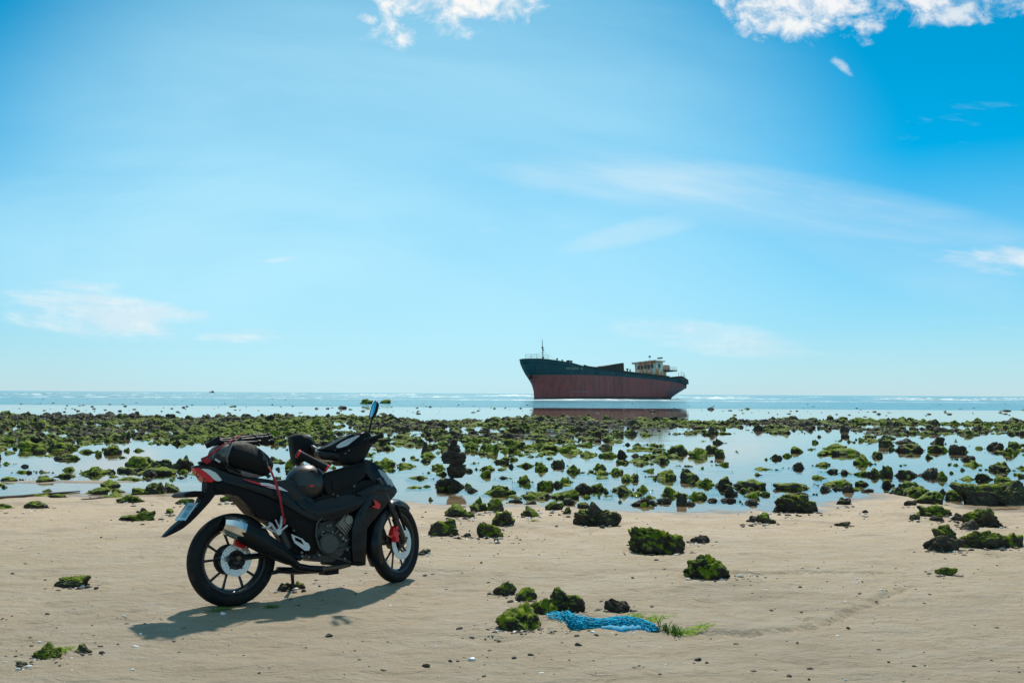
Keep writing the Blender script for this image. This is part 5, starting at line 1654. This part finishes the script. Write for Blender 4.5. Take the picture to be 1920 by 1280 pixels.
# --- engine bits
eb = MB()
ec = BP(990, 880, -.105)
eb.lathe([(0.001, -.03), (.062, -.03), (.074, -.018), (.078, .02), (.078, .04), (.001, .04)], ec, (0, 1, 0), 32, closed=False)
eb.build('clutch_cover', m_['engine_grey'], bike)
cy = MB()
cbase, ctop = BP(1035, 800, -.06), BP(1090, 735, -.06)
axd = (ctop - cbase).normalized()
rotm = Matrix((axd, Vector((0, 1, 0)), axd.cross(Vector((0, 1, 0))))).transposed()
for k in range(7):
    p = cbase.lerp(ctop, k / 6.0)
    cy.box(p, (0.006, 0.15, 0.105), rotm)
cy.box(cbase.lerp(ctop, .5), ((ctop - cbase).length, 0.12, 0.085), rotm)
cy.build('cylinder', m_['fin_grey'], bike, None)
ch_ = MB(); ch_.lathe([(.001, -.03), (.030, -.03), (.036, -.02), (.036, .03), (.001, .03)], BP(1100, 745, -.11), (0, 1, 0), 20, closed=False)
ch_.box(BP(1075, 762, -.115), (0.07, 0.03, 0.055), rotm)
ch_.build('cylinder_head', m_['fin_grey'], bike)
for (a, b_, y, r) in ((960, 812, -.125, .008), (985, 780, -.12, .007), (1000, 775, -.12, .008), (955, 830, -.125, .007), (1060, 830, -.12, .010), (1075, 850, -.12, .012), (1045, 875, -.12, .008), (1090, 860, -.12, .010), (1085, 965, -.12, .008), (840, 930, -.125, .010), (842, 950, -.125, .009), (880, 955, -.125, .008), (795, 805, -.13, .006), (1100, 915, -.12, .008), (1015, 815, -.12, .008), (940, 945, -.12, .009), (1045, 605, -.155, .005), (1140, 552, -.155, .006), (1020, 598, -.155, .005), (1110, 348, -.10, .005), (1090, 365, -.10, .005)):
    MB().lathe([(.001, -.008), (r * .8, -.008), (r, -.004), (r, .008), (.001, .008)], BP(a, b_, y), (0, 1, 0), 8, closed=False).build('bolt', m_['fin_grey'], bike)
hp = MB()
for pts, r in (([(958, 726, -.14), (928, 765, -.14), (922, 830, -.14), (938, 895, -.135), (955, 918, -.13)], .007), ([(975, 800, -.12), (1005, 812, -.13), (1015, 790, -.12)], .006), ([(950, 940, -.1), (1040, 920, -.11), (1120, 900, -.11)], .008), ([(1010, 850, -.11), (1050, 800, -.12), (1100, 790, -.11)], .007), ([(1030, 900, -.11), (1080, 880, -.12), (1120, 850, -.11)], .006), ([(900, 960, -.09), (1000, 950, -.10), (1120, 985, -.10)], .010)):
    hp.tube([BP(*p) for p in pts], r, 7)
hp.build('engine_hoses', m_['engine_grey'], bike)
# kick/heel pieces
def ring_plate(name, outer, inner, y, th, mat):
    o2 = [BP(a, b_, y) for a, b_ in outer]; i2 = [BP(a, b_, y) for a, b_ in inner]
    V_, keep = fill2d([(p.x, p.z) for p in o2], 0, [[(p.x, p.z) for p in i2]] if inner else [])
    n0 = len(V_)
    vs = [(v_[0], y - th, v_[1]) for v_ in V_] + [(v_[0], y, v_[1]) for v_ in V_]
    fs = [tuple(f) for f in keep] + [tuple(i + n0 for i in reversed(f)) for f in keep]
    cnt = {}
    for f in keep:
        for i in range(len(f)):
            e = (f[i], f[(i + 1) % len(f)]); cnt.setdefault(tuple(sorted(e)), []).append(e)
    for e in cnt.values():
        if len(e) == 1:
            a, b_ = e[0]; fs.append((b_, a, a + n0, b_ + n0))
    return MB().add(vs, fs).build(name, mat, bike, None)
ring_plate('heel_guard', [(778, 824), (842, 852), (856, 868), (876, 878), (886, 900), (880, 918), (856, 920), (800, 878), (786, 852)], [(796, 840), (836, 858), (852, 888), (800, 860)], -.165, .008, m_['alloy'])
fb_ = MB()
hub_ = BP(702, 822, -.13)
for pts, r in (([(702, 822), (668, 770), (652, 762)], .010), ([(702, 822), (640, 790), (612, 786)], .007), ([(702, 822), (722, 770), (728, 722)], .011), ([(702, 822), (745, 785), (758, 775)], .008), ([(668, 770), (640, 790)], .008), ([(690, 742), (716, 800)], .006)):
    fb_.tube([BP(a, b_, -.135) for a, b_ in pts], r, 8)
fb_.lathe([(.001, -.012), (.020, -.012), (.024, 0), (.024, .02), (.001, .02)], BP(706, 812, -.135), (0, 1, 0), 14, closed=False)
fb_.build('footrest_bracket', m_['alloy'], bike)
# shock and inner mudguard (fills behind the bracket)
MB().tube([BP(690, 740, -.02), BP(760, 905, -.02)], 0.032, 12).build('rear_shock', m_['engine_grey'], bike)
solid('inner_mudguard', [(560, 690, .04), (640, 730, .045), (760, 760, .045), (850, 860, .045), (850, 960, .045), (770, 980, .045), (740, 880, .04), (690, 800, .04), (620, 745, .04)], m_['plastic'], 0.005)
# swingarm, caliper, chain case
sw = MB()
sw.tube([BP(418, 968, -.09), BP(500, 960, -.09), BP(620, 945, -.09), BP(830, 960, -.07)], [0.026, 0.028, 0.028, 0.03], 10, True, 0.7)
sw.tube([Vector((-.03, .09, RW_R)), Vector((.2, .09, RW_R + .01)), Vector((.45, .07, RW_R + .02))], [0.024, 0.026, 0.03], 10, True, 0.7)
sw.build('swingarm', m_['rim_black'], bike)
MB().lathe([(.001, -.012), (.014, -.012), (.018, -.004), (.018, .01), (.001, .01)], BP(478, 962, -.115), (0, 1, 0), 12, closed=False).build('rear_axle_nut', m_['exhaust_pipe'], bike)
rc_ = MB(); q = BP(490, 884, -.085)
rc_.box(q, (.062, .034, .036), Matrix.Rotation(R(28), 3, 'Y')); rc_.box(q + Vector((-.028, -.004, .014)), (.03, .03, .034), Matrix.Rotation(R(10), 3, 'Y')); rc_.tube([q + Vector((.02, -.02, -.002)), q + Vector((.02, .02, -.002))], .016, 10)
rc_.build('rear_caliper', m_['red_paint'], bike, 30)
# exhaust
ex_ = MB()
e0, e1, e2, e3 = BP(470, 792, -.175), BP(560, 842, -.172), BP(700, 925, -.160), BP(800, 985, -.14)
ex_.tube([e0, e0.lerp(e1, .5), e1, e1.lerp(e2, .5), e2, e2.lerp(e3, .6), e3], [.058, .062, .063, .060, .053, .040, .026], 20, True, 1.12)
mf = ex_.build('muffler', m_['muffler_black'], bike, 45)
tp = MB()
t0, t1, t2 = BP(500, 805, -.1755), BP(430, 778, -.178), BP(388, 768, -.18)
tp.tube([t0, t1, t2], [.0615, .058, .044], 10, False, 1.12)
tp.tube([t2 + (t1 - t2) * .02, t1, t0], [.040, .050, .054], 10, False, 1.12)
tp.build('exhaust_tip', m_['chrome'], mf, 20)
hsd = MB(); hsd.tube([BP(600, 835, -.205), BP(700, 895, -.195), BP(830, 975, -.165)], [.022, .026, .010], 10, True, 0.5)
hsd.build('heat_shield', m_['muffler_black'], mf)
pp = MB(); pp.tube([BP(780, 975, -.14), BP(820, 1012, -.13), BP(880, 1022, -.12), BP(950, 1026, -.11)], [.030, .026, .024, .024], 14)
pp.build('exhaust_pipe', m_['muffler_black'], bike)
pp = MB(); pp.tube([BP(945, 1026, -.11), BP(1000, 1022, -.10), BP(1060, 1012, -.09), BP(1110, 1000, -.08), BP(1140, 930, -.05), BP(1120, 830, -.04)], [.020, .018, .018, .018, .018, .018], 12); pp.tube([BP(950, 1026, -.11), BP(968, 1025, -.108)], .024, 12)
pp.build('exhaust_header', m_['exhaust_pipe'], bike)
MB().box(BP(995, 1042, -.05), (.09, .12, .03)).build('stand_foot', m_['plastic'], bike, None)
lo_ = MB(); lo_.tube([BP(700, 1030, 0), BP(800, 1035, 0), BP(960, 1030, 0)], [.022, .026, .022], 10); lo_.tube([BP(660, 1050, -.08), BP(712, 1036, -.08), BP(800, 1036, -.05)], [.012, .016, .02], 8)
lo_.build('center_stand', m_['rim_black'], bike)
fo = BMI @ on_plane(*Zp(790, 1112), 0.035)
MB().tube([BP(785, 1035, .06), fo], [.014, .011], 10).box(fo + Vector((0, 0, -.004)), (.05, .05, .012)).build('side_stand', m_['rim_black'], bike)

# ------------------------------------------------------------------ things carried on the motorcycle
def carried(name, build):
    o = empty(name, BM)
    return o
bag = empty('duffel_bag', BM); tag(bag, 'stuffed black duffel bag strapped on the motorcycle tail', 'bag')
solid('bag_body', [(350, 402, .07), (372, 335, .075), (415, 302, .08), (480, 290, .085), (560, 312, .085), (632, 360, .08), (682, 418, .07), (672, 462, .065), (645, 492, .065), (590, 500, .07), (500, 478, .075), (420, 440, .075)], m_['bag_fabric'], 0.085, 0.07, parent=bag, step=0.028, smooth_n=2, sharp=75)
solid('bag_end', [(345, 404, .075), (366, 340, .08), (410, 306, .085), (440, 326, .095), (420, 380, .102), (406, 430, .10), (372, 420, .09)], m_['bag_patched'], 0.088, 0.05, parent=bag, step=0.022, smooth_n=2, sharp=75)
solid('bag_base', [(400, 430, .09), (480, 458, .12), (560, 480, .13), (612, 492, .13), (590, 506, .12), (500, 494, .11), (430, 470, .10)], m_['bag_patched'], 0.03, 0.03, parent=bag, step=0.025, smooth_n=2, sharp=75)
sm = MB()
for pts in ([(448, 300, -.12), (430, 340, -.165), (412, 392, -.172), (418, 432, -.15)], [(545, 312, -.12), (562, 335, -.155), (572, 360, -.17)], [(600, 345, -.13), (640, 400, -.16), (650, 455, -.13)]):
    sm.tube([BP(*p) for p in pts], .006, 6, True, 0.5)
sm.build('bag_strap', m_['bag_patched'], bag)
MB().tube([BP(345, 398, -.09), BP(375, 414, -.10)], [.007, .006], 8).build('grab_rail_end', m_['alloy'], bike)
MB().tube([BP(375, 416, -.10), BP(440, 450, -.12), BP(490, 472, -.12)], [.009, .009, .007], 8).build('grab_rail', m_['plastic'], bike)

tri = empty('tripod', BM); tag(tri, 'folded black camera tripod lying on top of the bag', 'tripod')
for k, (a, b_, r) in enumerate((((345, 292, .03), (642, 262, .06), .012), ((380, 300, -.02), (650, 276, .01), .013), ((395, 312, -.05), (660, 300, -.03), .013))):
    A_, B2 = BP(*a), BP(*b_)
    leg = MB()
    leg.tube([A_, A_.lerp(B2, .36)], r, 10); leg.tube([A_.lerp(B2, .34), A_.lerp(B2, .42)], r * 1.35, 10)
    leg.tube([A_.lerp(B2, .42), A_.lerp(B2, .72)], r * 1.15, 10); leg.tube([A_.lerp(B2, .72), A_.lerp(B2, .78)], r * 1.5, 10); leg.tube([A_.lerp(B2, .78), B2], r * 1.3, 10)
    lo2 = leg.build('leg', m_['tripod_black'], tri)
    MB().tube([B2, B2 + (B2 - A_).normalized() * .022], r * 1.7, 12).build('foot', m_['rubber'], lo2)
hd = MB(); hd.box(BP(318, 308, -.01), (.05, .06, .035), Matrix.Rotation(R(-30), 3, 'Y')); hd.box(BP(345, 285, .0), (.05, .05, .02), Matrix.Rotation(R(-25), 3, 'Y')); hd.tube([BP(300, 325, -.02), BP(350, 300, -.01), BP(385, 300, -.01)], [.010, .022, .020], 10); hd.tube([BP(322, 275, .0), BP(300, 332, -.03)], .008, 8)
hd.tube([BP(560, 300, -.02), BP(600, 318, -.06)], .010, 8); hd.tube([BP(628, 286, -.06), BP(632, 288, -.09)], .024, 14)
hd.build('tripod_head', m_['tripod_black'], tri)

hel = empty('helmet', BM); tag(hel, 'matte black open helmet resting on the motorcycle seat', 'helmet')
hc = BP(864, 542, -.02)
vs0, fs0 = ico(5)
hvv = []
for v_ in vs0:
    x, y, z = v_
    zz = z if z > -0.72 else -0.72 + (z + 0.72) * 0.05
    wdt = 1.0 if z > -0.1 else 1.0 - 0.10 * (z + 0.1) ** 2 * 4
    fx = x * (1.02 if x > 0 else 1.06) * wdt
    hvv.append(hc + Vector((fx * 0.142, y * 0.125 * wdt, zz * 0.138)))
hm = MB().add(hvv, [tuple(int(i) for i in f) for f in fs0]).build('shell', m_['helmet_shell'], hel, 180)
vz = MB()
vs_, fs_ = [], []
for k in range(25):
    t = R(115) + R(130) * k / 24
    for (rr, zz) in ((1.02, -.02), (1.085, .01), (1.10, .015), (1.09, -.004), (1.03, -.05)):
        vs_.append(hc + Vector((math.cos(t) * 0.144 * rr, math.sin(t) * 0.126 * rr, zz - 0.02)))
for k in range(24):
    for j in range(5):
        fs_.append((k * 5 + j, k * 5 + (j + 1) % 5, (k + 1) * 5 + (j + 1) % 5, (k + 1) * 5 + j))
vz.add(vs_, fs_).build('peak', m_['seat_vinyl'], hel)
rb = hc + Vector((-.022, -.125, -.012))
MB().box(rb, (.030, .008, .012)).build('red_tab', m_['red_paint'], hel, None)

tube_o = empty('padded_tube', BM); tag(tube_o, 'black padded tube with red ends propped above the helmet', 'tube')
ta, tb = BP(818, 366, -.08), BP(985, 450, -.14)
MB().tube([ta, ta.lerp(tb, .02), ta.lerp(tb, .98), tb], [.024, .027, .026, .022], 18).build('tube_body', m_['bag_fabric'], tube_o)
for p, q in ((ta, tb), (tb, ta)):
    dd = (q - p).normalized()
    rg = MB(); rg.tube([p - dd * .004, p + dd * .010], .0285 if p is ta else .0275, 18)
    rg.build('red_end_ring', m_['red_paint'], tube_o)
MB().tube([ta - (tb - ta).normalized() * .008, ta], .024, 18).build('end_cap', m_['bag_fabric'], tube_o)

pouch = empty('side_pouch', BM); tag(pouch, 'flat black fabric pouch hung on the inner fairing ahead of the helmet', 'pouch')
solid('pouch_body', [(972, 482, .118), (1080, 448, .125), (1188, 424, .11), (1202, 455, .125), (1204, 500, .135), (1130, 546, .14), (1040, 584, .14), (990, 604, .13), (968, 545, .125)], m_['bag_fabric'], 0.018, 0.04, parent=pouch, step=0.03, smooth_n=2, sharp=60, inner=0.07)
solid('pouch_pocket', [(1015, 520, .150), (1060, 508, .152), (1068, 545, .156), (1040, 570, .156), (1018, 574, .152)], m_['bag_fabric'], 0.008, 0.02, parent=pouch, inner=0.02, step=0.025, smooth_n=1, sharp=60)
MB().tube([BP(975, 478, -.132), BP(1080, 446, -.142), BP(1188, 422, -.125)], .005, 6).build('pouch_seam', m_['tripod_black'], pouch)

glove = empty('handlebar_muff', BM); tag(glove, 'black cloth hand cover hanging over the left handlebar grip', 'cover')
solid('cover_cloth', [(790, 268, .04), (818, 252, .045), (858, 254, .05), (900, 272, .05), (922, 305, .045), (920, 345, .045), (932, 385, .04), (895, 400, .045), (850, 412, .045), (812, 436, .04), (803, 360, .045), (796, 310, .045)], m_['bag_fabric'], 0.035, 0.035, parent=glove, step=0.025, yc=0.30, smooth_n=2, sharp=70)

strap = empty('luggage_strap', BM); tag(strap, 'red elastic strap holding the bag down to the footrest bracket', 'strap')
MB().tube([BP(652, 440, -.12), BP(665, 466, -.155), BP(690, 525, -.168), (BP(712, 600, -.166)), BP(724, 660, -.165), BP(736, 735, -.160), BP(740, 770, -.15)], [.007, .008, .009, .009, .008, .007, .007], 8, True, 0.5).build('strap_band', m_['red_strap'], strap)
MB().tube([BP(738, 735, -.162), BP(742, 752, -.165), BP(738, 765, -.16)], .010, 8).build('strap_knot', m_['red_strap'], strap)
strap2 = empty('luggage_strap', BM); tag(strap2, 'red elastic strap running over the tripod to the tail of the motorcycle', 'strap')
MB().tube([BP(266, 398, -.04), BP(300, 385, -.06), BP(345, 352, -.10), BP(390, 318, -.115), BP(440, 292, -.09), BP(485, 262, -.03), BP(510, 258, .03)], [.014, .016, .011, .009, .008, .008, .007], 8, True, 0.5).build('strap_band', m_['red_strap'], strap2)
MB().tube([BP(270, 395, -.05), BP(300, 412, -.06), BP(320, 402, -.07)], [.012, .016, .010], 8).build('strap_knot', m_['red_strap'], strap2)
hk = MB(); hk.tube([BP(282, 505, -.06), BP(278, 530, -.06), BP(288, 552, -.06)], .006, 6, True, .5); hk.tube([BP(245, 470, -.05), BP(236, 490, -.05), BP(246, 502, -.05), BP(256, 492, -.05)], .003, 6)
hk.build('strap_tail', m_['tripod_black'], strap2)
solid('tail_grab', [(268, 412, .04), (300, 402, .05), (345, 405, .06), (420, 445, .08), (430, 470, .08), (360, 450, .06), (290, 436, .045)], m_['plastic'], 0.015, 0.02, step=0.02)

# ------------------------------------------------------------------ small things on the sand
def strand_mesh(paths, r, n=4):
    mb = MB()
    for p in paths:
        mb.tube(p, r, n, False)
    return mb
simple('net_blue', (0.003, 0.33, 0.50), 0.7, var=0.5, nscale=40, spec=0.12)
simple('net_pale', (0.05, 0.30, 0.46), 0.7, var=0.4, nscale=40, spec=0.15, bump=0.6, bscale=60)
simple('weed_green', (0.22, 0.32, 0.02), 0.7, var=0.5, nscale=30, spec=0.15)
simple('weed_dark', (0.06, 0.13, 0.012), 0.7, var=0.5, nscale=30, spec=0.15)
simple('driftwood', (0.07, 0.05, 0.035), 0.85, var=0.4, bump=0.5, bscale=50)
simple('bottle_red', (0.5, 0.05, 0.04), 0.5)
rq = random.Random(3)
def Q4(zx, zy):
    p = on_plane(860 + zx * 0.28125, 1040 + zy * 0.28125, 0.0)
    return Vector((p.x, p.y, ground_z(p.x, p.y)))
def spine(pts, n):
    pts = [Q4(*p) for p in pts]
    out = []
    for i in range(n):
        t = i / (n - 1) * (len(pts) - 1)
        k = min(int(t), len(pts) - 2)
        out.append(pts[k].lerp(pts[k + 1], t - k))
    return out
net = empty('fishing_net', Matrix.Identity(4)); tag(net, 'tangled bright blue fishing net lying on the sand', 'net')
main = spine([(672, 408), (725, 440), (760, 468), (850, 462), (960, 462), (1080, 460), (1190, 472), (1290, 494), (1330, 505)], 60)
wid = np.interp(np.arange(60), [0, 4, 9, 16, 28, 40, 50, 59], [0.010, 0.022, 0.070, 0.058, 0.036, 0.044, 0.036, 0.012])
core_v, core_f = [], []
for i, p in enumerate(main):
    for k in range(10):
        a = math.pi * k / 9
        rr = wid[i] * (0.75 + 0.5 * abs(float(vnoise(np.array([[i * 0.35, k * 0.7, 2.0]]), 5)[0])))
        core_v.append(p + Vector((0, -math.cos(a) * rr * 1.25, math.sin(a) * rr * 0.50 - 0.004)))
for i in range(59):
    for k in range(9):
        core_f.append((i * 10 + k, (i + 1) * 10 + k, (i + 1) * 10 + k + 1, i * 10 + k + 1))
MB().add(core_v, core_f).build('net_core', MATS['net_blue'], net, 180)
paths = []
for q in range(230):
    i0 = rq.randrange(0, 46); L = rq.randrange(8, 22)
    a = rq.uniform(0.1, 3.04); da = rq.uniform(-0.16, 0.16); pp_ = []
    for i in range(i0, min(60, i0 + L)):
        a = min(3.2, max(-0.05, a + da + rq.uniform(-0.22, 0.22)))
        rr = wid[i] * rq.uniform(0.85, 1.5) + 0.006
        pp_.append(main[i] + Vector((rq.uniform(-.012, .012), -math.cos(a) * rr * 1.3, max(0.002, math.sin(a) * rr * 0.60))))
    if len(pp_) > 3:
        paths.append(pp_)
for q in range(26):                                   # loose ends at the left
    p = main[rq.randrange(0, 7)].copy(); pp_ = [p.copy()]
    d = Vector((rq.uniform(-1, .3), rq.uniform(-.8, .8), 0)).normalized()
    for k in range(6):
        p = p + d * 0.018 + Vector((rq.uniform(-.008, .008), rq.uniform(-.008, .008), 0)); p.z = ground_z(p.x, p.y) + rq.uniform(.002, .018)
        pp_.append(p.copy())
    paths.append(pp_)
strand_mesh(paths, 0.0028).build('net_twine', MATS['net_blue'], net, 180, fix=False)
low = spine([(950, 486), (1010, 492), (1080, 505), (1150, 492), (1210, 490), (1280, 508)], 30)
lv, lf = [], []
for i, p in enumerate(low):
    ww = (0.028 * math.sin(math.pi * (i + 1) / 31) ** 0.5 + 0.01) * (1 + 0.6 * float(vnoise(np.array([[i * 0.6, 0.2, 0.4]]), 8)[0]))
    for k in range(8):
        a = math.pi * k / 7
        lv.append(p + Vector((0, -math.cos(a) * ww, math.sin(a) * ww * 0.55 - 0.003)))
for i in range(29):
    for k in range(7):
        lf.append((i * 8 + k, (i + 1) * 8 + k, (i + 1) * 8 + k + 1, i * 8 + k + 1))
MB().add(lv, lf).build('net_sheet', MATS['net_pale'], net, 180)

def weed(name, zlist, label, mat, n=90, length=0.13, height_=0.06, lean_=(0.5, 0.1), conv=Q4, w_=0.0035):
    mb = MB()
    for q in range(n):
        b_ = conv(*zlist[rq.randrange(len(zlist))])
        b_ = b_ + Vector((rq.gauss(0, .03), rq.gauss(0, .02), 0)) * (1.0 if conv is Q4 else 0.6); b_.z = ground_z(b_.x, b_.y) - 0.002
        d = Vector((lean_[0] + rq.uniform(-.9, .9), lean_[1] + rq.uniform(-.6, .6), 0)).normalized()
        L = length * rq.uniform(.4, 1.1); up = height_ * rq.uniform(.2, 1.1)
        sd = Vector((-d.y, d.x, 0)) * w_
        pts = []
        for k in range(5):
            t = k / 4
            pts.append(b_ + d * (L * t) + Vector((0, 0, up * math.sin(min(1, t * 1.25) * math.pi * .62))))
        vs = []
        for k, p in enumerate(pts):
            ww = 1 - 0.8 * k / 4
            vs += [p - sd * ww, p + sd * ww + Vector((0, 0, .002))]
        mb.add(vs, [(2 * k, 2 * k + 1, 2 * k + 3, 2 * k + 2) for k in range(4)])
    o = mb.build(name, mat, None, 180, fix=False)
    return tag(o, label, 'seaweed', 'seaweed tufts by the net')
weed('seaweed_tuft', [(1110, 425), (1150, 415), (1180, 412), (1085, 432)], 'tuft of yellow-green seaweed lying on the back of the blue net', MATS['weed_green'], 55, .08, .025)
weed('seaweed_tuft', [(1250, 455), (1290, 440), (1330, 425), (1275, 450)], 'tuft of yellow-green seaweed at the right end of the net', MATS['weed_green'], 55, .08, .03)
weed('seaweed_tuft', [(1430, 515), (1460, 520), (1500, 518), (1560, 512), (1600, 500), (1640, 488)], 'long green seaweed strip trailing right of the net', MATS['weed_green'], 80, .08, .016)
weed('seaweed_tuft', [(1380, 505), (1430, 522), (1450, 525)], 'dark green clump of seaweed between the net and the trailing strip', MATS['weed_dark'], 80, .05, .045)
PX = lambda u, v: on_plane(u, v, 0.0)
weed('seaweed_scrap', [(393, 1148), (405, 1146), (418, 1144), (425, 1144)], 'thin green weed scrap on the sand below the rear tyre', MATS['weed_dark'], 40, .05, .02, conv=PX)
weed('seaweed_scrap', [(504, 1138), (507, 1137)], 'small green weed scrap in the shadow of the motorcycle', MATS['weed_dark'], 30, .04, .02, conv=PX)
weed('seaweed_scrap', [(115, 1220), (108, 1222), (120, 1219)], 'green weed strands beside the mossy corner stone', MATS['weed_green'], 40, .06, .02, conv=PX)
weed('seaweed_scrap', [(999, 973)], 'pale green weed scrap on sand behind the stepped rocks', MATS['weed_green'], 30, .06, .02, conv=PX)

# driftwood stick at the left water edge
st = MB()
sp = []
for k, (u, v) in enumerate([(-40, 939), (0, 935), (40, 932), (80, 928), (110, 925.5), (150, 922)]):
    p = at_ground(u, v); sp.append(Vector((p.x, p.y, max(p.z, ground_z(p.x, p.y)) + 0.012)))
st.tube(sp, [.022, .024, .022, .019, .015, .008], 8)
stick = st.build('driftwood_stick', MATS['driftwood'], None, 60)
tag(stick, 'long dark driftwood stick at the left water edge', 'driftwood')
st = MB(); sp = []
for (u, v) in [(152, 936), (172, 935), (190, 933), (213, 930)]:
    p = at_ground(u, v); sp.append(Vector((p.x, p.y, ground_z(p.x, p.y) + 0.008)))
st.tube(sp, [.006, .010, .009, .004], 7); st.tube([sp[1], sp[1] + Vector((-.03, -.02, .03))], [.007, .003], 6)
tag(st.build('driftwood_twig', MATS['driftwood'], None, 60), 'short crooked twig on the sand below the twin-humped rock', 'driftwood')

# pebbles, shell grit and coral crumbs
def pebble_material():
    m, n, b = material('pebbles')
    at = n.new('ShaderNodeAttribute', attribute_name='tone', attribute_type='GEOMETRY')
    geo = n.new('ShaderNodeNewGeometry')
    nz = n.noise(geo.outputs['Position'], 90, 4, 0.6)
    c = n.mix(n.ramp(at.outputs['Fac'], 0.45, 0.62), (0.035, 0.030, 0.025), (0.20, 0.155, 0.11))
    c = n.mix(n.ramp(at.outputs['Fac'], 0.86, 0.93), c, (0.66, 0.62, 0.56))
    c = n.mix(n.ramp(nz, 0.5, 0.7, 0, 0.4), c, (0.05, 0.04, 0.03))
    n.put(b.inputs['Base Color'], c)
    b.inputs['Roughness'].default_value = 0.8
    MATS['pebbles'] = m
pebble_material()
PEB = [rock_shape(2, 9000 + k * 3, rough=1.1, cut=0.2) for k in range(16)]
PV, PF, PT = [], [], []
pn = 0
def pebble(x, y, s, tone):
    global pn
    p, f = PEB[rq.randrange(16)]
    th = rq.uniform(0, 6.28); c, s_ = math.cos(th), math.sin(th)
    q = p * np.array([s * rq.uniform(.8, 1.7), s * rq.uniform(.7, 1.1), s * rq.uniform(.3, .65)])
    z = ground_z(x, y)
    PV.append(np.stack([q[:, 0] * c - q[:, 1] * s_ + x, q[:, 0] * s_ + q[:, 1] * c + y, q[:, 2] + z - 0.15 * s], 1))
    PF.append(f + pn); PT.append(np.full(len(q), tone)); pn += len(q)
dens = lambda x, y: float(vnoise(np.array([[x * 0.9, y * 1.6, 0.5]]), 61)[0])
for k in range(1500):
    u = rq.uniform(-40, 1960); v = 952 + 340 * rq.random() ** 1.35
    p = on_plane(u, v, 0.0)
    if p.y > np.interp(p.x, SHX, SHY) - 0.1:
        continue
    if dens(p.x, p.y) < rq.uniform(-0.5, 0.6):
        continue
    tone = rq.choice([0.2, 0.2, 0.2, 0.55, 0.6, 0.7, 1.0])
    pebble(p.x, p.y, rq.choice([.006, .008, .010, .010, .013, .013, .018, .026]), tone)
for r in SAND_ROCKS:                                      # crumbs round the foot of each rock
    x0, y0, x1, y1 = px_box(r)
    if y1 < 935: continue
    for k in range(int(6 + (x1 - x0) * 0.28)):
        u = rq.gauss((x0 + x1) / 2, (x1 - x0) * 0.42); v = y1 + abs(rq.gauss(0, 4)) - 2
        p = on_plane(u, v, 0.0)
        if p.y < np.interp(p.x, SHX, SHY) - 0.1:
            pebble(p.x, p.y, rq.choice([.010, .014, .02, .03, .04]) * (p.y / 7.0) ** 0.5, rq.choice([.2, .2, .2, .55, .6, 1.0]))
for (u0, v0, su, sv_, n_) in ((1040, 1185, 60, 6, 60), (960, 1182, 40, 5, 35), (930, 1003, 35, 6, 45), (990, 1010, 30, 6, 30), (1400, 1085, 30, 6, 30), (60, 1235, 50, 14, 50), (250, 1160, 30, 8, 14), (560, 1120, 60, 12, 24), (720, 1060, 60, 14, 36), (860, 990, 30, 10, 26), (1150, 1130, 22, 6, 16), (1690, 1090, 60, 16, 30)):
    for k in range(n_):
        p = on_plane(rq.gauss(u0, su), rq.gauss(v0, sv_), 0.0)
        if p.y < np.interp(p.x, SHX, SHY) - 0.1:
            pebble(p.x, p.y, rq.choice([.008, .012, .016, .024]), rq.choice([.2, .2, .55, .6, .7, 1.0]))
peb = link_mesh('pebbles', np.concatenate(PV).tolist(), np.concatenate(PF).tolist(), MATS['pebbles'], smooth=180)
at_ = peb.data.attributes.new('tone', 'FLOAT', 'POINT')
at_.data.foreach_set('value', np.concatenate(PT).astype(np.float32))
tag(peb, 'scattered pebbles, coral crumbs and shell grit on the sand', 'pebbles', kind='stuff')
# a few single bits that stand out
for (u, v, s, tone, nm_, lab) in ((1085, 1212, .030, None, 'stone', 'lone dark pebble on bare sand below the blue net'), (885, 1238, .03, 'w', 'shell', 'pale shell on the sand at the bottom centre'), (800, 1250, .03, None, 'stone', 'small dark stone at the bottom centre left of the pale shell'),
                                  (1308, 1238, .028, None, 'stone', 'lone dark pebble at the bottom right of the net'), (418, 1153, .03, 'w', 'shell', 'pale stone chip beside the green weed under the rear tyre'), (617, 1191, .032, None, 'stone', 'dark pebble on sand below the motorcycle engine')):
    p = on_plane(u, v, 0.0)
    q, f = rock_shape(3, int(u), cut=0.2)
    o = link_mesh(nm_, q * np.array([s * 1.4, s, s * .6]), f, MATS['white_decal'] if tone else mossmat, smooth=180)
    o.location = (p.x, p.y, ground_z(p.x, p.y) - 0.003); o['moss'] = 0.0
    tag(o, lab, nm_)

# ------------------------------------------------------------------ alike rocks: told apart by their order in the picture
ORD = ['first', 'second', 'third', 'fourth', 'fifth', 'sixth', 'seventh', 'eighth', 'ninth', 'tenth', 'eleventh', 'twelfth', 'thirteenth', 'fourteenth', 'fifteenth', 'sixteenth', 'seventeenth', 'eighteenth', 'nineteenth', 'twentieth']
alike = {}
for o in COL.objects:
    if o.parent is None and 'label' in o and o.name.startswith('reef_rock'):
        alike.setdefault(o['label'], []).append(o)
for lab, lst in alike.items():
    if len(lst) < 2:
        continue
    lst.sort(key=lambda o: project(o.location)[0])
    for k, o in enumerate(lst):
        if len(lst) == 2:
            o['label'] = ('left' if k == 0 else 'right') + ' one of two: ' + lab
        elif k < 20:
            o['label'] = lab + ', ' + ORD[k] + ' from left'
        else:
            o['label'] = lab + ', towards the right'
